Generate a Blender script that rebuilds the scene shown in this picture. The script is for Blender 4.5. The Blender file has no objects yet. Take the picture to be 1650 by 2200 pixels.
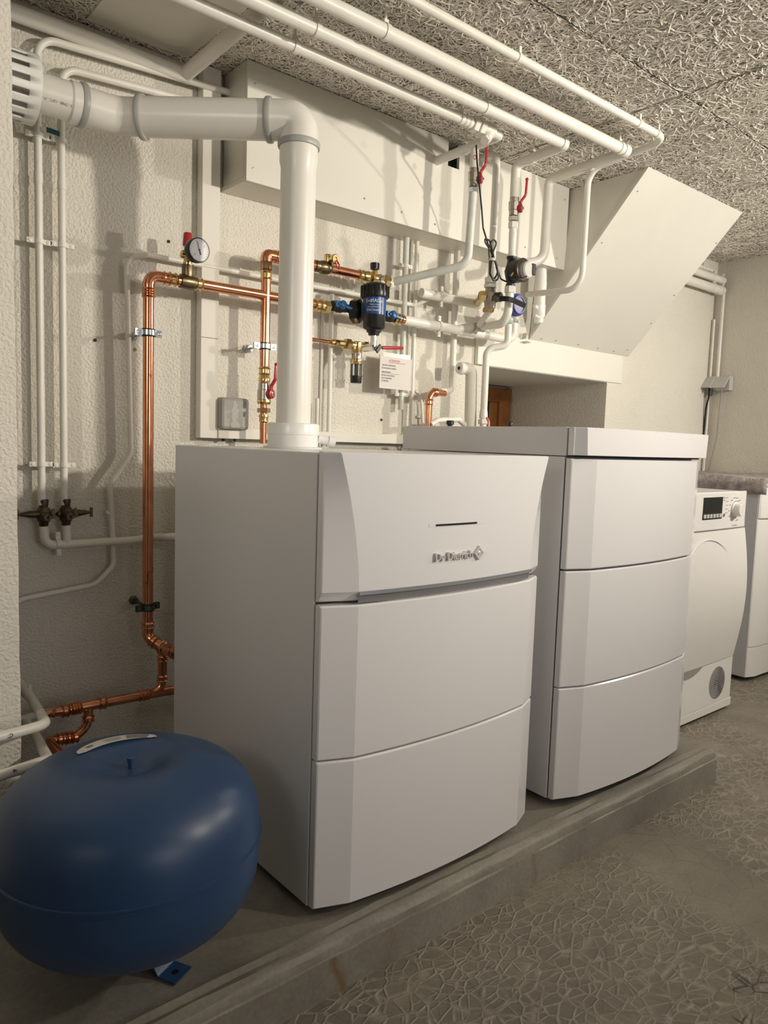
import bpy, bmesh, math, random
import numpy as np
from mathutils import Vector, Matrix

SC = bpy.context.scene
COL = SC.collection
random.seed(7)

# ---------------------------------------------------------------- camera, world, lights, exposure
cam_data = bpy.data.cameras.new('camera')
cam_data.sensor_fit = 'VERTICAL'
cam_data.sensor_height = 24.0
cam_data.lens = 24.0 * 1597.89 / 2200.0
cam_data.clip_start = 0.02
cam = bpy.data.objects.new('camera', cam_data)
COL.objects.link(cam)
yaw, pit, rol = math.radians(40.12345), math.radians(5.3778), math.radians(1.8550)
fw = Vector((math.sin(yaw) * math.cos(pit), math.cos(yaw) * math.cos(pit), -math.sin(pit)))
rt = Vector((math.cos(yaw), -math.sin(yaw), 0.0))
up = rt.cross(fw)
c_, s_ = math.cos(rol), math.sin(rol)
rt, up = rt * c_ + up * s_, up * c_ - rt * s_
M = Matrix((rt, up, -fw)).transposed().to_4x4()
M.translation = Vector((0.0, 0.0, 0.96))
cam.matrix_world = M
SC.camera = cam

world = bpy.data.worlds.new('world')
SC.world = world
world.use_nodes = True
world.node_tree.nodes['Background'].inputs[0].default_value = (0.9, 0.95, 1.0, 1)
world.node_tree.nodes['Background'].inputs[1].default_value = 0.02

def area_light(name, loc, target, size, power, color, shape='DISK'):
    d = bpy.data.lights.new(name, 'AREA')
    d.shape = shape
    d.size = size
    d.energy = power
    d.color = color
    o = bpy.data.objects.new(name, d)
    COL.objects.link(o)
    o.location = loc
    o.rotation_euler = (Vector(target) - Vector(loc)).to_track_quat('-Z', 'Y').to_euler()
    return o
def spot_light(name, loc, target, radius, power, color, deg, blend):
    d = bpy.data.lights.new(name, 'SPOT')
    d.shadow_soft_size = radius
    d.energy = power
    d.color = color
    d.spot_size = math.radians(deg)
    d.spot_blend = blend
    o = bpy.data.objects.new(name, d)
    COL.objects.link(o)
    o.location = loc
    o.rotation_euler = (Vector(target) - Vector(loc)).to_track_quat('-Z', 'Y').to_euler()
    return o
def point_light(name, loc, radius, power, color):
    d = bpy.data.lights.new(name, 'POINT')
    d.shadow_soft_size = radius
    d.energy = power
    d.color = color
    o = bpy.data.objects.new(name, d)
    COL.objects.link(o)
    o.location = loc
    return o
spot_light('work_lamp', (2.15, -0.75, 1.63), (0.75, 1.9, 2.05), 0.05, 140.0, (1.0, 0.915, 0.78), 104.0, 1.0)
spot_light('side_lamp', (3.35, 0.10, 1.62), (2.4, 1.9, 1.20), 0.04, 92.0, (1.0, 0.93, 0.82), 124.0, 1.0)
area_light('far_fill', (1.2, -2.9, 1.35), (1.3, 1.0, 1.2), 1.7, 17.0, (0.99, 0.955, 0.97))  # added fill light behind the camera, no real window
spot_light('left_fill', (-1.1, 0.1, 1.60), (0.70, 1.55, 1.35), 0.30, 27.0, (1.0, 0.93, 0.84), 70.0, 1.0)  # added soft fill to brighten the boiler side and left wall, no actual fixture

SC.view_settings.view_transform = 'Standard'
SC.view_settings.look = 'None'
SC.view_settings.gamma = 1.0
SC.view_settings.use_curve_mapping = False
SC.view_settings.exposure = 0.22

# ---------------------------------------------------------------- materials
MATS = {}
def mat(name, col, rough=0.5, metal=0.0, var=0.06, vscale=6.0, bump=0.0, bscale=60.0, coat=0.0, bdet=3.0,
        speck=None, spec=0.5, bdist=0.002, trans=0.0):
    if name in MATS:
        return MATS[name]
    m = bpy.data.materials.new(name)
    m.use_nodes = True
    nt = m.node_tree
    N, L = nt.nodes, nt.links
    b = N['Principled BSDF']
    b.inputs['Roughness'].default_value = rough
    b.inputs['Metallic'].default_value = metal
    b.inputs['Specular IOR Level'].default_value = spec
    if coat:
        b.inputs['Coat Weight'].default_value = coat
        b.inputs['Coat Roughness'].default_value = 0.06
    if trans:
        b.inputs['Transmission Weight'].default_value = trans
    tc = N.new('ShaderNodeTexCoord')
    nz = N.new('ShaderNodeTexNoise')
    nz.inputs['Scale'].default_value = vscale
    nz.inputs['Detail'].default_value = 5.0
    L.new(tc.outputs['Object'], nz.inputs['Vector'])
    cr = N.new('ShaderNodeValToRGB')
    cr.color_ramp.elements[0].position = 0.3
    cr.color_ramp.elements[1].position = 0.7
    cr.color_ramp.elements[0].color = tuple(max(0, c * (1 - var)) for c in col) + (1,)
    cr.color_ramp.elements[1].color = tuple(min(1, c * (1 + var)) for c in col) + (1,)
    L.new(nz.outputs['Fac'], cr.inputs['Fac'])
    out = cr.outputs['Color']
    if speck:
        scol, sscale, sthr = speck
        n2 = N.new('ShaderNodeTexNoise')
        n2.inputs['Scale'].default_value = sscale
        n2.inputs['Detail'].default_value = 4.0
        L.new(tc.outputs['Object'], n2.inputs['Vector'])
        r2 = N.new('ShaderNodeValToRGB')
        r2.color_ramp.elements[0].position = sthr
        r2.color_ramp.elements[1].position = sthr + 0.05
        L.new(n2.outputs['Fac'], r2.inputs['Fac'])
        mx = N.new('ShaderNodeMix')
        mx.data_type = 'RGBA'
        L.new(r2.outputs['Color'], mx.inputs['Factor'])
        L.new(out, mx.inputs['A'])
        mx.inputs['B'].default_value = tuple(scol) + (1,)
        out = mx.outputs['Result']
    L.new(out, b.inputs['Base Color'])
    if bump:
        n3 = N.new('ShaderNodeTexNoise')
        n3.inputs['Scale'].default_value = bscale
        n3.inputs['Detail'].default_value = bdet
        L.new(tc.outputs['Object'], n3.inputs['Vector'])
        bp = N.new('ShaderNodeBump')
        bp.inputs['Strength'].default_value = bump
        bp.inputs['Distance'].default_value = bdist
        L.new(n3.outputs['Fac'], bp.inputs['Height'])
        L.new(bp.outputs['Normal'], b.inputs['Normal'])
    MATS[name] = m
    return m

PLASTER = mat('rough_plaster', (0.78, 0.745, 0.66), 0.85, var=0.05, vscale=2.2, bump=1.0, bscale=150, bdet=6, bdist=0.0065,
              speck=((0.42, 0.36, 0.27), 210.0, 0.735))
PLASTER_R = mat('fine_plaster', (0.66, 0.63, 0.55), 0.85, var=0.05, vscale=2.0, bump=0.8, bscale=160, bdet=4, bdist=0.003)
SMOOTH = mat('smooth_cream_paint', (0.80, 0.775, 0.70), 0.55, var=0.03, vscale=3.0, bump=0.15, bscale=80, bdist=0.001)
BOARD = mat('painted_board', (0.71, 0.69, 0.62), 0.45, var=0.03, vscale=4.0, bump=0.1, bscale=40, bdist=0.001)
PIPE_W = mat('white_painted_pipe', (0.79, 0.77, 0.70), 0.38, var=0.05, vscale=18, bump=0.25, bscale=70, bdist=0.001)
PIPE_G = mat('greyish_painted_pipe', (0.66, 0.67, 0.61), 0.42, var=0.09, vscale=22, bump=0.3, bscale=60, bdist=0.001)
PVC = mat('translucent_flue_plastic', (0.82, 0.80, 0.74), 0.28, var=0.015, vscale=5)
PVC_SEAL = mat('grey_flue_seal', (0.42, 0.42, 0.40), 0.4, var=0.04)
PVC_WHITE = mat('white_plastic', (0.86, 0.86, 0.83), 0.25, var=0.02)
COPPER = mat('copper', (0.74, 0.335, 0.19), 0.20, 1.0, var=0.16, vscale=26, bump=0.1, bscale=120, bdist=0.0006,
             speck=((0.42, 0.16, 0.09), 30.0, 0.66))
BRASS = mat('brass', (0.70, 0.52, 0.24), 0.24, 1.0, var=0.12, vscale=40, bump=0.15, bscale=160, bdist=0.0006)
BRASS_DK = mat('darkened_brass', (0.22, 0.17, 0.10), 0.35, 1.0, var=0.2, vscale=40)
NICKEL = mat('nickel_plated_brass', (0.52, 0.48, 0.42), 0.3, 1.0, var=0.1, vscale=40)
ZINC = mat('galvanised_steel', (0.66, 0.70, 0.74), 0.28, 1.0, var=0.12, vscale=60)
BRONZE = mat('old_bronze', (0.10, 0.075, 0.05), 0.45, 0.8, var=0.35, vscale=50, bump=0.3, bscale=90)
RED = mat('red_lever_plastic', (0.42, 0.015, 0.025), 0.35, var=0.08, coat=0.2)
BLACK = mat('black_plastic', (0.012, 0.012, 0.013), 0.32, var=0.1)
BLACK_M = mat('black_rubber', (0.014, 0.013, 0.013), 0.6, var=0.1)
BLUE_LBL = mat('blue_label', (0.016, 0.075, 0.25), 0.3, var=0.05)
BLUE_V = mat('blue_plastic', (0.015, 0.11, 0.30), 0.25, var=0.08, coat=0.3)
BLUE_M = mat('violet_blue_plastic', (0.055, 0.07, 0.26), 0.35, var=0.1)
WHITE_T = mat('white_print', (0.85, 0.85, 0.85), 0.5, var=0.01)
INK = mat('black_ink', (0.03, 0.03, 0.035), 0.6, var=0.05)
INK_R = mat('red_ink', (0.45, 0.02, 0.03), 0.6, var=0.05)
ENAMEL = mat('white_enamel', (0.77, 0.765, 0.775), 0.2, var=0.008, vscale=2, coat=0.5)
ENAMEL_S = mat('white_sheet_steel', (0.74, 0.735, 0.745), 0.3, var=0.01, vscale=2, bump=0.03, bscale=12, bdist=0.002)
GAPM = mat('dark_gap', (0.03, 0.03, 0.035), 0.8, var=0.05)
SILVER = mat('silver_strip', (0.42, 0.44, 0.48), 0.3, 0.6, var=0.04)
RECESS = mat('grey_recess_plastic', (0.24, 0.23, 0.24), 0.3, var=0.04)
LOGO = mat('satin_silver', (0.72, 0.70, 0.68), 0.4, 0.35, var=0.03)
CHROME = mat('chrome', (0.8, 0.78, 0.74), 0.12, 1.0, var=0.03)
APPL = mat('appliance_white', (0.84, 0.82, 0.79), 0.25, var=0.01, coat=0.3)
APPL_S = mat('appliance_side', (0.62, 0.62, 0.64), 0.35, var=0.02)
GREYBOX = mat('grey_junction_plastic', (0.36, 0.35, 0.33), 0.5, var=0.05)
GREYLT = mat('light_grey_plastic', (0.52, 0.51, 0.48), 0.5, var=0.04)
GLASS_D = mat('dark_display_glass', (0.012, 0.016, 0.016), 0.08, var=0.05)
PAPER = mat('paper', (0.70, 0.66, 0.62), 0.6, var=0.02)
PAPER_L = mat('label_paper', (0.62, 0.60, 0.54), 0.5, var=0.04)
BLUE_TANK = mat('blue_tank_enamel', (0.020, 0.055, 0.135), 0.38, var=0.05, vscale=3, bump=0.08, bscale=300, bdist=0.0005)
WOOD = mat('varnished_wood', (0.30, 0.12, 0.03), 0.35, var=0.3, vscale=14)
PANE = mat('dark_window_glass', (0.03, 0.03, 0.035), 0.05, var=0.05)
TEAL = mat('teal_tag', (0.008, 0.07, 0.085), 0.4, var=0.05)
PINK = mat('pink_tube', (0.70, 0.25, 0.22), 0.4, var=0.05)
CORD_W = mat('grey_cable', (0.35, 0.35, 0.34), 0.5, var=0.03)
FELT = mat('grey_fleece', (0.40, 0.355, 0.34), 0.95, var=0.35, vscale=38, bump=1.0, bscale=170, bdist=0.006)
GAUGE_F = mat('gauge_face', (0.72, 0.72, 0.76), 0.2, var=0.02, coat=0.6)

def concrete(name, base, crackle=False, stain=False):
    m = bpy.data.materials.new(name)
    m.use_nodes = True
    nt = m.node_tree
    N, L = nt.nodes, nt.links
    b = N['Principled BSDF']
    tc = N.new('ShaderNodeTexCoord')
    def noise(scale, det, dist=0.0):
        n = N.new('ShaderNodeTexNoise')
        n.inputs['Scale'].default_value = scale
        n.inputs['Detail'].default_value = det
        n.inputs['Distortion'].default_value = dist
        L.new(tc.outputs['Object'], n.inputs['Vector'])
        return n
    def ramp(src, p0, c0, p1, c1):
        r = N.new('ShaderNodeValToRGB')
        r.color_ramp.elements[0].position = p0
        r.color_ramp.elements[1].position = p1
        r.color_ramp.elements[0].color = c0
        r.color_ramp.elements[1].color = c1
        L.new(src, r.inputs['Fac'])
        return r.outputs['Color']
    def mix(a, bb, fac, mode='MIX'):
        x = N.new('ShaderNodeMix')
        x.data_type = 'RGBA'
        x.blend_type = mode
        for k, v in (('Factor', fac), ('A', a), ('B', bb)):
            if hasattr(v, 'is_linked'):
                L.new(v, x.inputs[k])
            else:
                x.inputs[k].default_value = v
        return x.outputs['Result']
    def math_(op, a, bb=0.0, cl=False):
        x = N.new('ShaderNodeMath')
        x.operation = op
        x.use_clamp = cl
        for i, v in enumerate((a, bb)):
            if hasattr(v, 'is_linked'):
                L.new(v, x.inputs[i])
            else:
                x.inputs[i].default_value = v
        return x.outputs[0]
    g = lambda k: tuple(c * k for c in base) + (1,)
    big = noise(1.7, 5, 0.4)
    med = noise(9.0, 6, 0.2)
    fine = noise(120.0, 4)
    col = ramp(big.outputs['Fac'], 0.32, g(0.78), 0.68, g(1.18))
    col = mix(col, ramp(med.outputs['Fac'], 0.3, (0.78, 0.77, 0.76, 1), 0.7, (1.15, 1.14, 1.1, 1)), 0.7, 'MULTIPLY')
    col = mix(col, ramp(fine.outputs['Fac'], 0.35, (0.86, 0.86, 0.86, 1), 0.65, (1.08, 1.08, 1.08, 1)), 0.7, 'MULTIPLY')
    height = math_('MULTIPLY', fine.outputs['Fac'], 0.25)
    if stain:
        sep = N.new('ShaderNodeSeparateXYZ')
        L.new(tc.outputs['Object'], sep.inputs[0])
        wob = math_('MULTIPLY', math_('SUBTRACT', noise(14.0, 3).outputs['Fac'], 0.5), 0.05)
        for sx, w, k in ((0.745, 0.007, 0.75), (0.86, 0.012, 0.3), (1.28, 0.006, 0.35)):
            d = math_('ABSOLUTE', math_('ADD', math_('SUBTRACT', sep.outputs[0], sx), wob))
            f_ = math_('MULTIPLY', math_('SUBTRACT', 1.0, math_('DIVIDE', d, w * 2.4), True), k)
            f_ = math_('MULTIPLY', f_, math_('LESS_THAN', sep.outputs[1], 0.9655))
            col = mix(col, (0.17, 0.085, 0.022, 1), f_)
    if crackle:
        # warped cells: pale thin ridges between slightly sunken darker plates
        wn = noise(3.0, 4)
        add = N.new('ShaderNodeVectorMath')
        add.operation = 'MULTIPLY_ADD'
        L.new(wn.outputs['Color'], add.inputs[0])
        add.inputs[1].default_value = (0.07, 0.07, 0.0)
        mp = N.new('ShaderNodeMapping')
        mp.inputs['Scale'].default_value = (1.0, 1.0, 0.0)
        L.new(tc.outputs['Object'], mp.inputs['Vector'])
        L.new(mp.outputs['Vector'], add.inputs[2])
        def vor(scale, rot):
            m2 = N.new('ShaderNodeMapping')
            m2.inputs['Rotation'].default_value = (0, 0, rot)
            m2.inputs['Scale'].default_value = (1.0, 1.45, 1.0)
            L.new(add.outputs[0], m2.inputs['Vector'])
            v = N.new('ShaderNodeTexVoronoi')
            v.feature = 'DISTANCE_TO_EDGE'
            v.inputs['Scale'].default_value = scale
            L.new(m2.outputs['Vector'], v.inputs['Vector'])
            return v.outputs['Distance']
        d1 = vor(26.0, 0.5)
        d2 = vor(17.0, 1.3)
        e1 = math_('SUBTRACT', 1.0, math_('DIVIDE', d1, 0.10), True)
        e2 = math_('MULTIPLY', math_('SUBTRACT', 1.0, math_('DIVIDE', d2, 0.06), True), 0.7)
        e = math_('MAXIMUM', e1, e2)
        mask = ramp(noise(1.9, 3, 0.8).outputs['Fac'], 0.36, (0, 0, 0, 1), 0.50, (1, 1, 1, 1))
        mk = math_('MULTIPLY', e, mask)
        mk = math_('MULTIPLY', mk, ramp(noise(30, 2).outputs['Fac'], 0.3, (0.25, 0.25, 0.25, 1), 0.6, (1, 1, 1, 1)))
        col = mix(col, mix(col, (0.80, 0.80, 0.80, 1), 1.0, 'MULTIPLY'), mask)
        col = mix(col, tuple(c * 1.7 for c in base) + (1,), math_('MULTIPLY', mk, 0.75))
        # dark scribbled cracks in one patch of the floor
        sep = N.new('ShaderNodeSeparateXYZ')
        L.new(tc.outputs['Object'], sep.inputs[0])
        pa = math_('DIVIDE', math_('SUBTRACT', sep.outputs[0], 1.29), 0.15)
        pb = math_('DIVIDE', math_('SUBTRACT', sep.outputs[1], 0.50), 0.085)
        rr = math_('ADD', math_('MULTIPLY', pa, pa), math_('MULTIPLY', pb, pb))
        pm = math_('SUBTRACT', 1.25, rr, True)
        d3 = vor(22.0, 0.9)
        e3 = math_('SUBTRACT', 1.0, math_('DIVIDE', d3, 0.085), True)
        dk = math_('MULTIPLY', math_('MULTIPLY', e3, pm), ramp(noise(12, 2).outputs['Fac'], 0.42, (0, 0, 0, 1), 0.52, (1, 1, 1, 1)))
        col = mix(col, (0.035, 0.022, 0.02, 1), dk)
        # thin dark hairlines
        d4 = vor(9.0, 0.2)
        e4 = math_('MULTIPLY', math_('SUBTRACT', 1.0, math_('DIVIDE', d4, 0.015), True), 0.35)
        col = mix(col, (0.06, 0.05, 0.04, 1), e4)
        height = math_('ADD', height, math_('MULTIPLY', mk, 1.6))
        height = math_('ADD', height, math_('MULTIPLY', med.outputs['Fac'], 0.8))
        b.inputs['Roughness'].default_value = 0.5
    else:
        height = math_('ADD', height, math_('MULTIPLY', med.outputs['Fac'], 0.5))
        b.inputs['Roughness'].default_value = 0.55
    L.new(col, b.inputs['Base Color'])
    bp = N.new('ShaderNodeBump')
    bp.inputs['Strength'].default_value = 0.55
    bp.inputs['Distance'].default_value = 0.003
    L.new(height, bp.inputs['Height'])
    L.new(bp.outputs['Normal'], b.inputs['Normal'])
    return m
FLOORM = concrete('crackled_concrete', (0.275, 0.247, 0.20), crackle=True)
PLINTHM = concrete('stained_concrete', (0.285, 0.265, 0.225), stain=True)
WOOL = mat('wood_wool_strands', (0.86, 0.82, 0.74), 0.8, var=0.08, vscale=3)
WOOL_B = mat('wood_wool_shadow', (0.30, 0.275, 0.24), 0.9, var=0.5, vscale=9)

# ---------------------------------------------------------------- mesh helpers
def finish(name, bm, m, parent=None, smooth=35, bevel=0.0):
    me = bpy.data.meshes.new(name)
    bmesh.ops.recalc_face_normals(bm, faces=bm.faces[:])
    bm.to_mesh(me)
    bm.free()
    for mm in (m if isinstance(m, (list, tuple)) else [m]):
        me.materials.append(mm)
    if smooth:
        for p in me.polygons:
            p.use_smooth = True
        me.set_sharp_from_angle(angle=math.radians(smooth))
    o = bpy.data.objects.new(name, me)
    COL.objects.link(o)
    if parent is not None:
        o.parent = parent
        o.matrix_parent_inverse = Matrix.Translation(-Vector(parent.location)) if parent.type == 'EMPTY' else Matrix.Identity(4)
    if bevel:
        bv = o.modifiers.new('bevel', 'BEVEL')
        bv.width = bevel
        bv.segments = 2
        bv.limit_method = 'ANGLE'
    return o
def tag(o, label=None, cat=None, group=None, kind=None):
    if label: o['label'] = label
    if cat: o['category'] = cat
    if group: o['group'] = group
    if kind: o['kind'] = kind
    return o
def thing(name, loc, label, cat, group=None):
    o = bpy.data.objects.new(name, None)
    o.empty_display_size = 0.05
    COL.objects.link(o)
    o.location = Vector(loc)
    return tag(o, label, cat, group)

def V(p): return Vector(p)
def basis(d):
    d = V(d).normalized()
    a = Vector((0, 0, 1)) if abs(d.z) < 0.9 else Vector((1, 0, 0))
    u = d.cross(a).normalized()
    return d, u, d.cross(u).normalized()

def box(bm, p0, p1, mi=0):
    x0, y0, z0 = p0; x1, y1, z1 = p1
    vs = [bm.verts.new(c) for c in ((x0,y0,z0),(x1,y0,z0),(x1,y1,z0),(x0,y1,z0),(x0,y0,z1),(x1,y0,z1),(x1,y1,z1),(x0,y1,z1))]
    for f in ((0,3,2,1),(4,5,6,7),(0,1,5,4),(1,2,6,5),(2,3,7,6),(3,0,4,7)):
        fc = bm.faces.new([vs[i] for i in f]); fc.material_index = mi
def obox(bm, c, ax, ay, az, mi=0):
    """box from centre and three half-axis vectors"""
    c, ax, ay, az = V(c), V(ax), V(ay), V(az)
    vs = [bm.verts.new(c + ax*i + ay*j + az*k) for k in (-1,1) for i,j in ((-1,-1),(1,-1),(1,1),(-1,1))]
    for f in ((0,3,2,1),(4,5,6,7),(0,1,5,4),(1,2,6,5),(2,3,7,6),(3,0,4,7)):
        fc = bm.faces.new([vs[i] for i in f]); fc.material_index = mi

def fillet(pts, bend, n=7):
    pts = [V(p) for p in pts]
    if not bend: return pts
    out = [pts[0]]
    for i in range(1, len(pts)-1):
        b = bend[i-1] if isinstance(bend, (list, tuple)) else bend
        a, p, c = pts[i-1], pts[i], pts[i+1]
        d0, d1 = (a-p), (c-p)
        l0, l1 = d0.length, d1.length
        if l0 < 1e-6 or l1 < 1e-6: continue
        d0.normalize(); d1.normalize()
        ang = d0.angle(d1)
        if ang > 3.10: out.append(p); continue
        t = min(b / math.tan(ang/2), l0*0.49, l1*0.49)
        s, e = p + d0*t, p + d1*t
        r = t * math.tan(ang/2)
        cen = p + (d0+d1).normalized() * (r / math.sin(ang/2))
        v0, v1 = s-cen, e-cen
        th = v0.angle(v1)
        for k in range(n+1):
            u = k/n
            if th < 1e-4: q = s.lerp(e, u)
            else: q = cen + (v0*math.sin((1-u)*th) + v1*math.sin(u*th))/math.sin(th)
            out.append(q)
    out.append(pts[-1])
    return out

def sweep(bm, pts, section, up=None, cap=True, closed=False, mi=0):
    """section: list of (a,b) or callable(i,n)->list"""
    pts = [V(p) for p in pts]
    n = len(pts)
    tans = []
    for i in range(n):
        a = pts[max(i-1, 0)]; b = pts[min(i+1, n-1)]
        if closed: a = pts[(i-1) % n]; b = pts[(i+1) % n]
        tans.append((b-a).normalized())
    if up is None:
        _, u, _ = basis(tans[0])
    else:
        u = V(up); u = (u - tans[0]*u.dot(tans[0])).normalized()
    rings = []
    for i in range(n):
        t = tans[i]
        u = (u - t*u.dot(t))
        if u.length < 1e-5: _, u, _ = basis(t)
        u.normalize()
        w = t.cross(u)
        sec = section(i, n) if callable(section) else section
        rings.append([bm.verts.new(pts[i] + u*a + w*b) for a, b in sec])
    m_ = len(rings[0])
    rng = range(n if closed else n-1)
    for i in rng:
        A, B = rings[i], rings[(i+1) % n]
        for j in range(m_):
            f = bm.faces.new((A[j], A[(j+1) % m_], B[(j+1) % m_], B[j])); f.material_index = mi
    if cap and not closed:
        bm.faces.new(rings[0][::-1]).material_index = mi
        bm.faces.new(rings[-1]).material_index = mi
def circ(r, n=16, sx=1.0, sy=1.0): return [(r*sx*math.cos(2*math.pi*k/n), r*sy*math.sin(2*math.pi*k/n)) for k in range(n)]
def tube(bm, pts, r, bend=0.0, seg=16, cap=True, mi=0, n=7):
    sweep(bm, fillet(pts, bend, n), circ(r, seg), cap=cap, mi=mi)
def rect(w, h): return [(-w/2,-h/2),(w/2,-h/2),(w/2,h/2),(-w/2,h/2)]
def lathe(bm, org, axis, prof, seg=24, mi=0, hexa=False, close=True):
    """prof: (distance along axis, radius)"""
    org = V(org); d, u, w = basis(axis)
    rings = []
    for t, r in prof:
        if r < 1e-6: rings.append([bm.verts.new(org + d*t)])
        else: rings.append([bm.verts.new(org + d*t + (u*math.cos(2*math.pi*k/seg) + w*math.sin(2*math.pi*k/seg))*r) for k in range(seg)])
    for A, B in zip(rings[:-1], rings[1:]):
        for j in range(seg):
            a0, a1 = A[j % len(A)], A[(j+1) % len(A)]
            b0, b1 = B[j % len(B)], B[(j+1) % len(B)]
            vs = []
            for v in (a0, a1, b1, b0):
                if v not in vs: vs.append(v)
            if len(vs) > 2:
                bm.faces.new(vs).material_index = mi
    if close:
        for R_, fl in ((rings[0], True), (rings[-1], False)):
            if len(R_) > 2: bm.faces.new(R_[::-1] if fl else R_).material_index = mi
def cyl(bm, p0, p1, r, seg=20, mi=0, ch=0.0):
    p0, p1 = V(p0), V(p1); L_ = (p1-p0).length
    if ch: prof = [(0, r-ch), (ch, r), (L_-ch, r), (L_, r-ch)]
    else: prof = [(0, r), (L_, r)]
    lathe(bm, p0, p1-p0, prof, seg, mi)
def sphere(bm, c, r, seg=16, mi=0):
    prof = [(-r*math.cos(math.pi*k/8), r*math.sin(math.pi*k/8)) for k in range(9)]
    prof = [(a, 0 if b < 1e-5 else b) for a, b in prof]
    lathe(bm, c, (0,0,1), prof, seg, mi)
def collar(bm, p, d, r, half=0.008, bead=0.0022, mi=0, seg=20):
    """press-fitting sleeve with two rolled beads, centred on p"""
    d = V(d).normalized(); p = V(p)
    prof = [(-half, r*1.02), (-half, r+bead*0.6), (-half*0.8, r+bead*1.6), (-half*0.55, r+bead*0.6), (half*0.3, r+bead*0.5),
            (half*0.55, r+bead*1.6), (half*0.85, r+bead*0.6), (half, r*1.02)]
    lathe(bm, p, d, prof, seg, mi)
def O(name, m, parent, fn, *a, smooth=35, bevel=0.0, label=None, **k):
    bm = bmesh.new(); fn(bm, *a, **k)
    o = finish(name, bm, m, parent, smooth, bevel)
    if label: o['label'] = label
    return o
def copy_part(o, parent, off=None):
    c = o.copy(); COL.objects.link(c); c.parent = parent
    c.matrix_parent_inverse = o.matrix_parent_inverse.copy()
    return c
def text_mesh(name, body, m, parent, org, xdir, ydir, size, extrude=0.0003, align='LEFT', bend=None, label=None, font_shear=0.0, sx=1.0):
    cu = bpy.data.curves.new(name, 'FONT')
    cu.body = body; cu.size = size; cu.extrude = extrude; cu.align_x = align; cu.resolution_u = 3; cu.shear = font_shear
    t = bpy.data.objects.new('tmp_text', cu); COL.objects.link(t)
    dg = bpy.context.evaluated_depsgraph_get()
    me = bpy.data.meshes.new_from_object(t.evaluated_get(dg))
    bpy.data.objects.remove(t, do_unlink=True); bpy.data.curves.remove(cu)
    X, Y = V(xdir).normalized(), V(ydir).normalized(); Z = X.cross(Y).normalized(); org = V(org)
    for v in me.vertices:
        x, y, z = v.co; x *= sx
        v.co = bend(x, y, z) if bend else org + X*x + Y*y + Z*z
    me.materials.clear(); me.materials.append(m)
    me.name = name
    o = bpy.data.objects.new(name, me); COL.objects.link(o)
    if parent is not None:
        o.parent = parent
        o.matrix_parent_inverse = Matrix.Translation(-Vector(parent.location)) if parent.type == 'EMPTY' else Matrix.Identity(4)
    if label: o['label'] = label
    return o

# ---------------------------------------------------------------- setting
YW = 1.90          # plane of the long wall
XR = 3.765         # right-hand wall
ZC = 1.92          # ceiling
ZP = 0.09          # top of the concrete plinth
def struct(o): o['kind'] = 'structure'; return o

bm = bmesh.new()
box(bm, (-2.2, -3.2, -0.12), (XR+0.15, 2.6, 0.0))
floor = struct(finish('floor', bm, FLOORM, smooth=0))

# plinth: extruded profile with a rounded, slightly raised front nosing
def plinth(bm):
    ys = []
    prof = [(YW, 0.0), (YW, ZP-0.002), (1.035, ZP-0.002), (1.022, ZP), (1.012, ZP+0.003), (1.0, ZP-0.0005), (0.988, ZP+0.003), (0.979, ZP+0.0005), (0.9735, ZP-0.0025), (0.9705, ZP-0.007), (0.969, ZP-0.020), (0.965, ZP-0.0215), (0.9635, 0.0)]
    xs = np.linspace(-1.2, 2.115, 70)
    rnd = random.Random(3)
    rings = []
    for i, x in enumerate(xs):
        ring = []
        for (y, z) in prof:
            jy = rnd.uniform(-0.0014, 0.0014) if 0.955 < y < 1.03 and z > 0.05 else 0
            jz = rnd.uniform(-0.0014, 0.0014) if 0.955 < y < 1.03 and z > 0.05 else 0
            ring.append(bm.verts.new((x, y+jy, z+jz)))
        rings.append(ring)
    for A, B in zip(rings[:-1], rings[1:]):
        for j in range(len(prof)-1):
            bm.faces.new((A[j], A[j+1], B[j+1], B[j]))
    bm.faces.new(rings[0]); bm.faces.new(rings[-1][::-1])
pl = O('trim_1', PLINTHM, None, plinth, smooth=28); struct(pl)
pl['label'] = 'low stained concrete plinth with rounded front edge'

# long wall with the window recess
NX0, NX1, NZ0, NZ1, NYB = 2.075, 2.85, 0.70, 1.250, 2.47
def wallb(bm):
    box(bm, (-2.2, YW, 0), (NX0, 2.6, ZC))
    box(bm, (NX1, YW, 0), (XR+0.15, 2.6, ZC))
    box(bm, (NX0, YW, 0), (NX1, 2.6, NZ0))
    box(bm, (NX0, YW, NZ1), (NX1, 2.6, ZC))
struct(O('wall_back', PLASTER, None, wallb, smooth=0))
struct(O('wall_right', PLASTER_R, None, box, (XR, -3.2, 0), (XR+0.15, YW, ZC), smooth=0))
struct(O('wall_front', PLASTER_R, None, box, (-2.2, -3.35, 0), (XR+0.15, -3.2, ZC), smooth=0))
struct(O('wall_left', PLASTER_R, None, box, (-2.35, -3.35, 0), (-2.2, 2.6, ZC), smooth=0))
def pillar(bm):
    rnd = random.Random(5)
    N_ = 40
    rings = []
    for i in range(N_+1):
        z = ZC*i/N_
        j = rnd.uniform(-0.0012, 0.0012)
        x1 = 0.3695 + j
        rings.append([bm.verts.new(c) for c in ((-0.5,1.50,z),(x1-0.006,1.50,z),(x1-0.0015,1.5015,z),(x1,1.506,z),(x1,1.62,z),(-0.5,1.62,z))])
    for A, B in zip(rings[:-1], rings[1:]):
        for j in range(6): bm.faces.new((A[j], A[(j+1)%6], B[(j+1)%6], B[j]))
    bm.faces.new(rings[0][::-1]); bm.faces.new(rings[-1])
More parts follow.
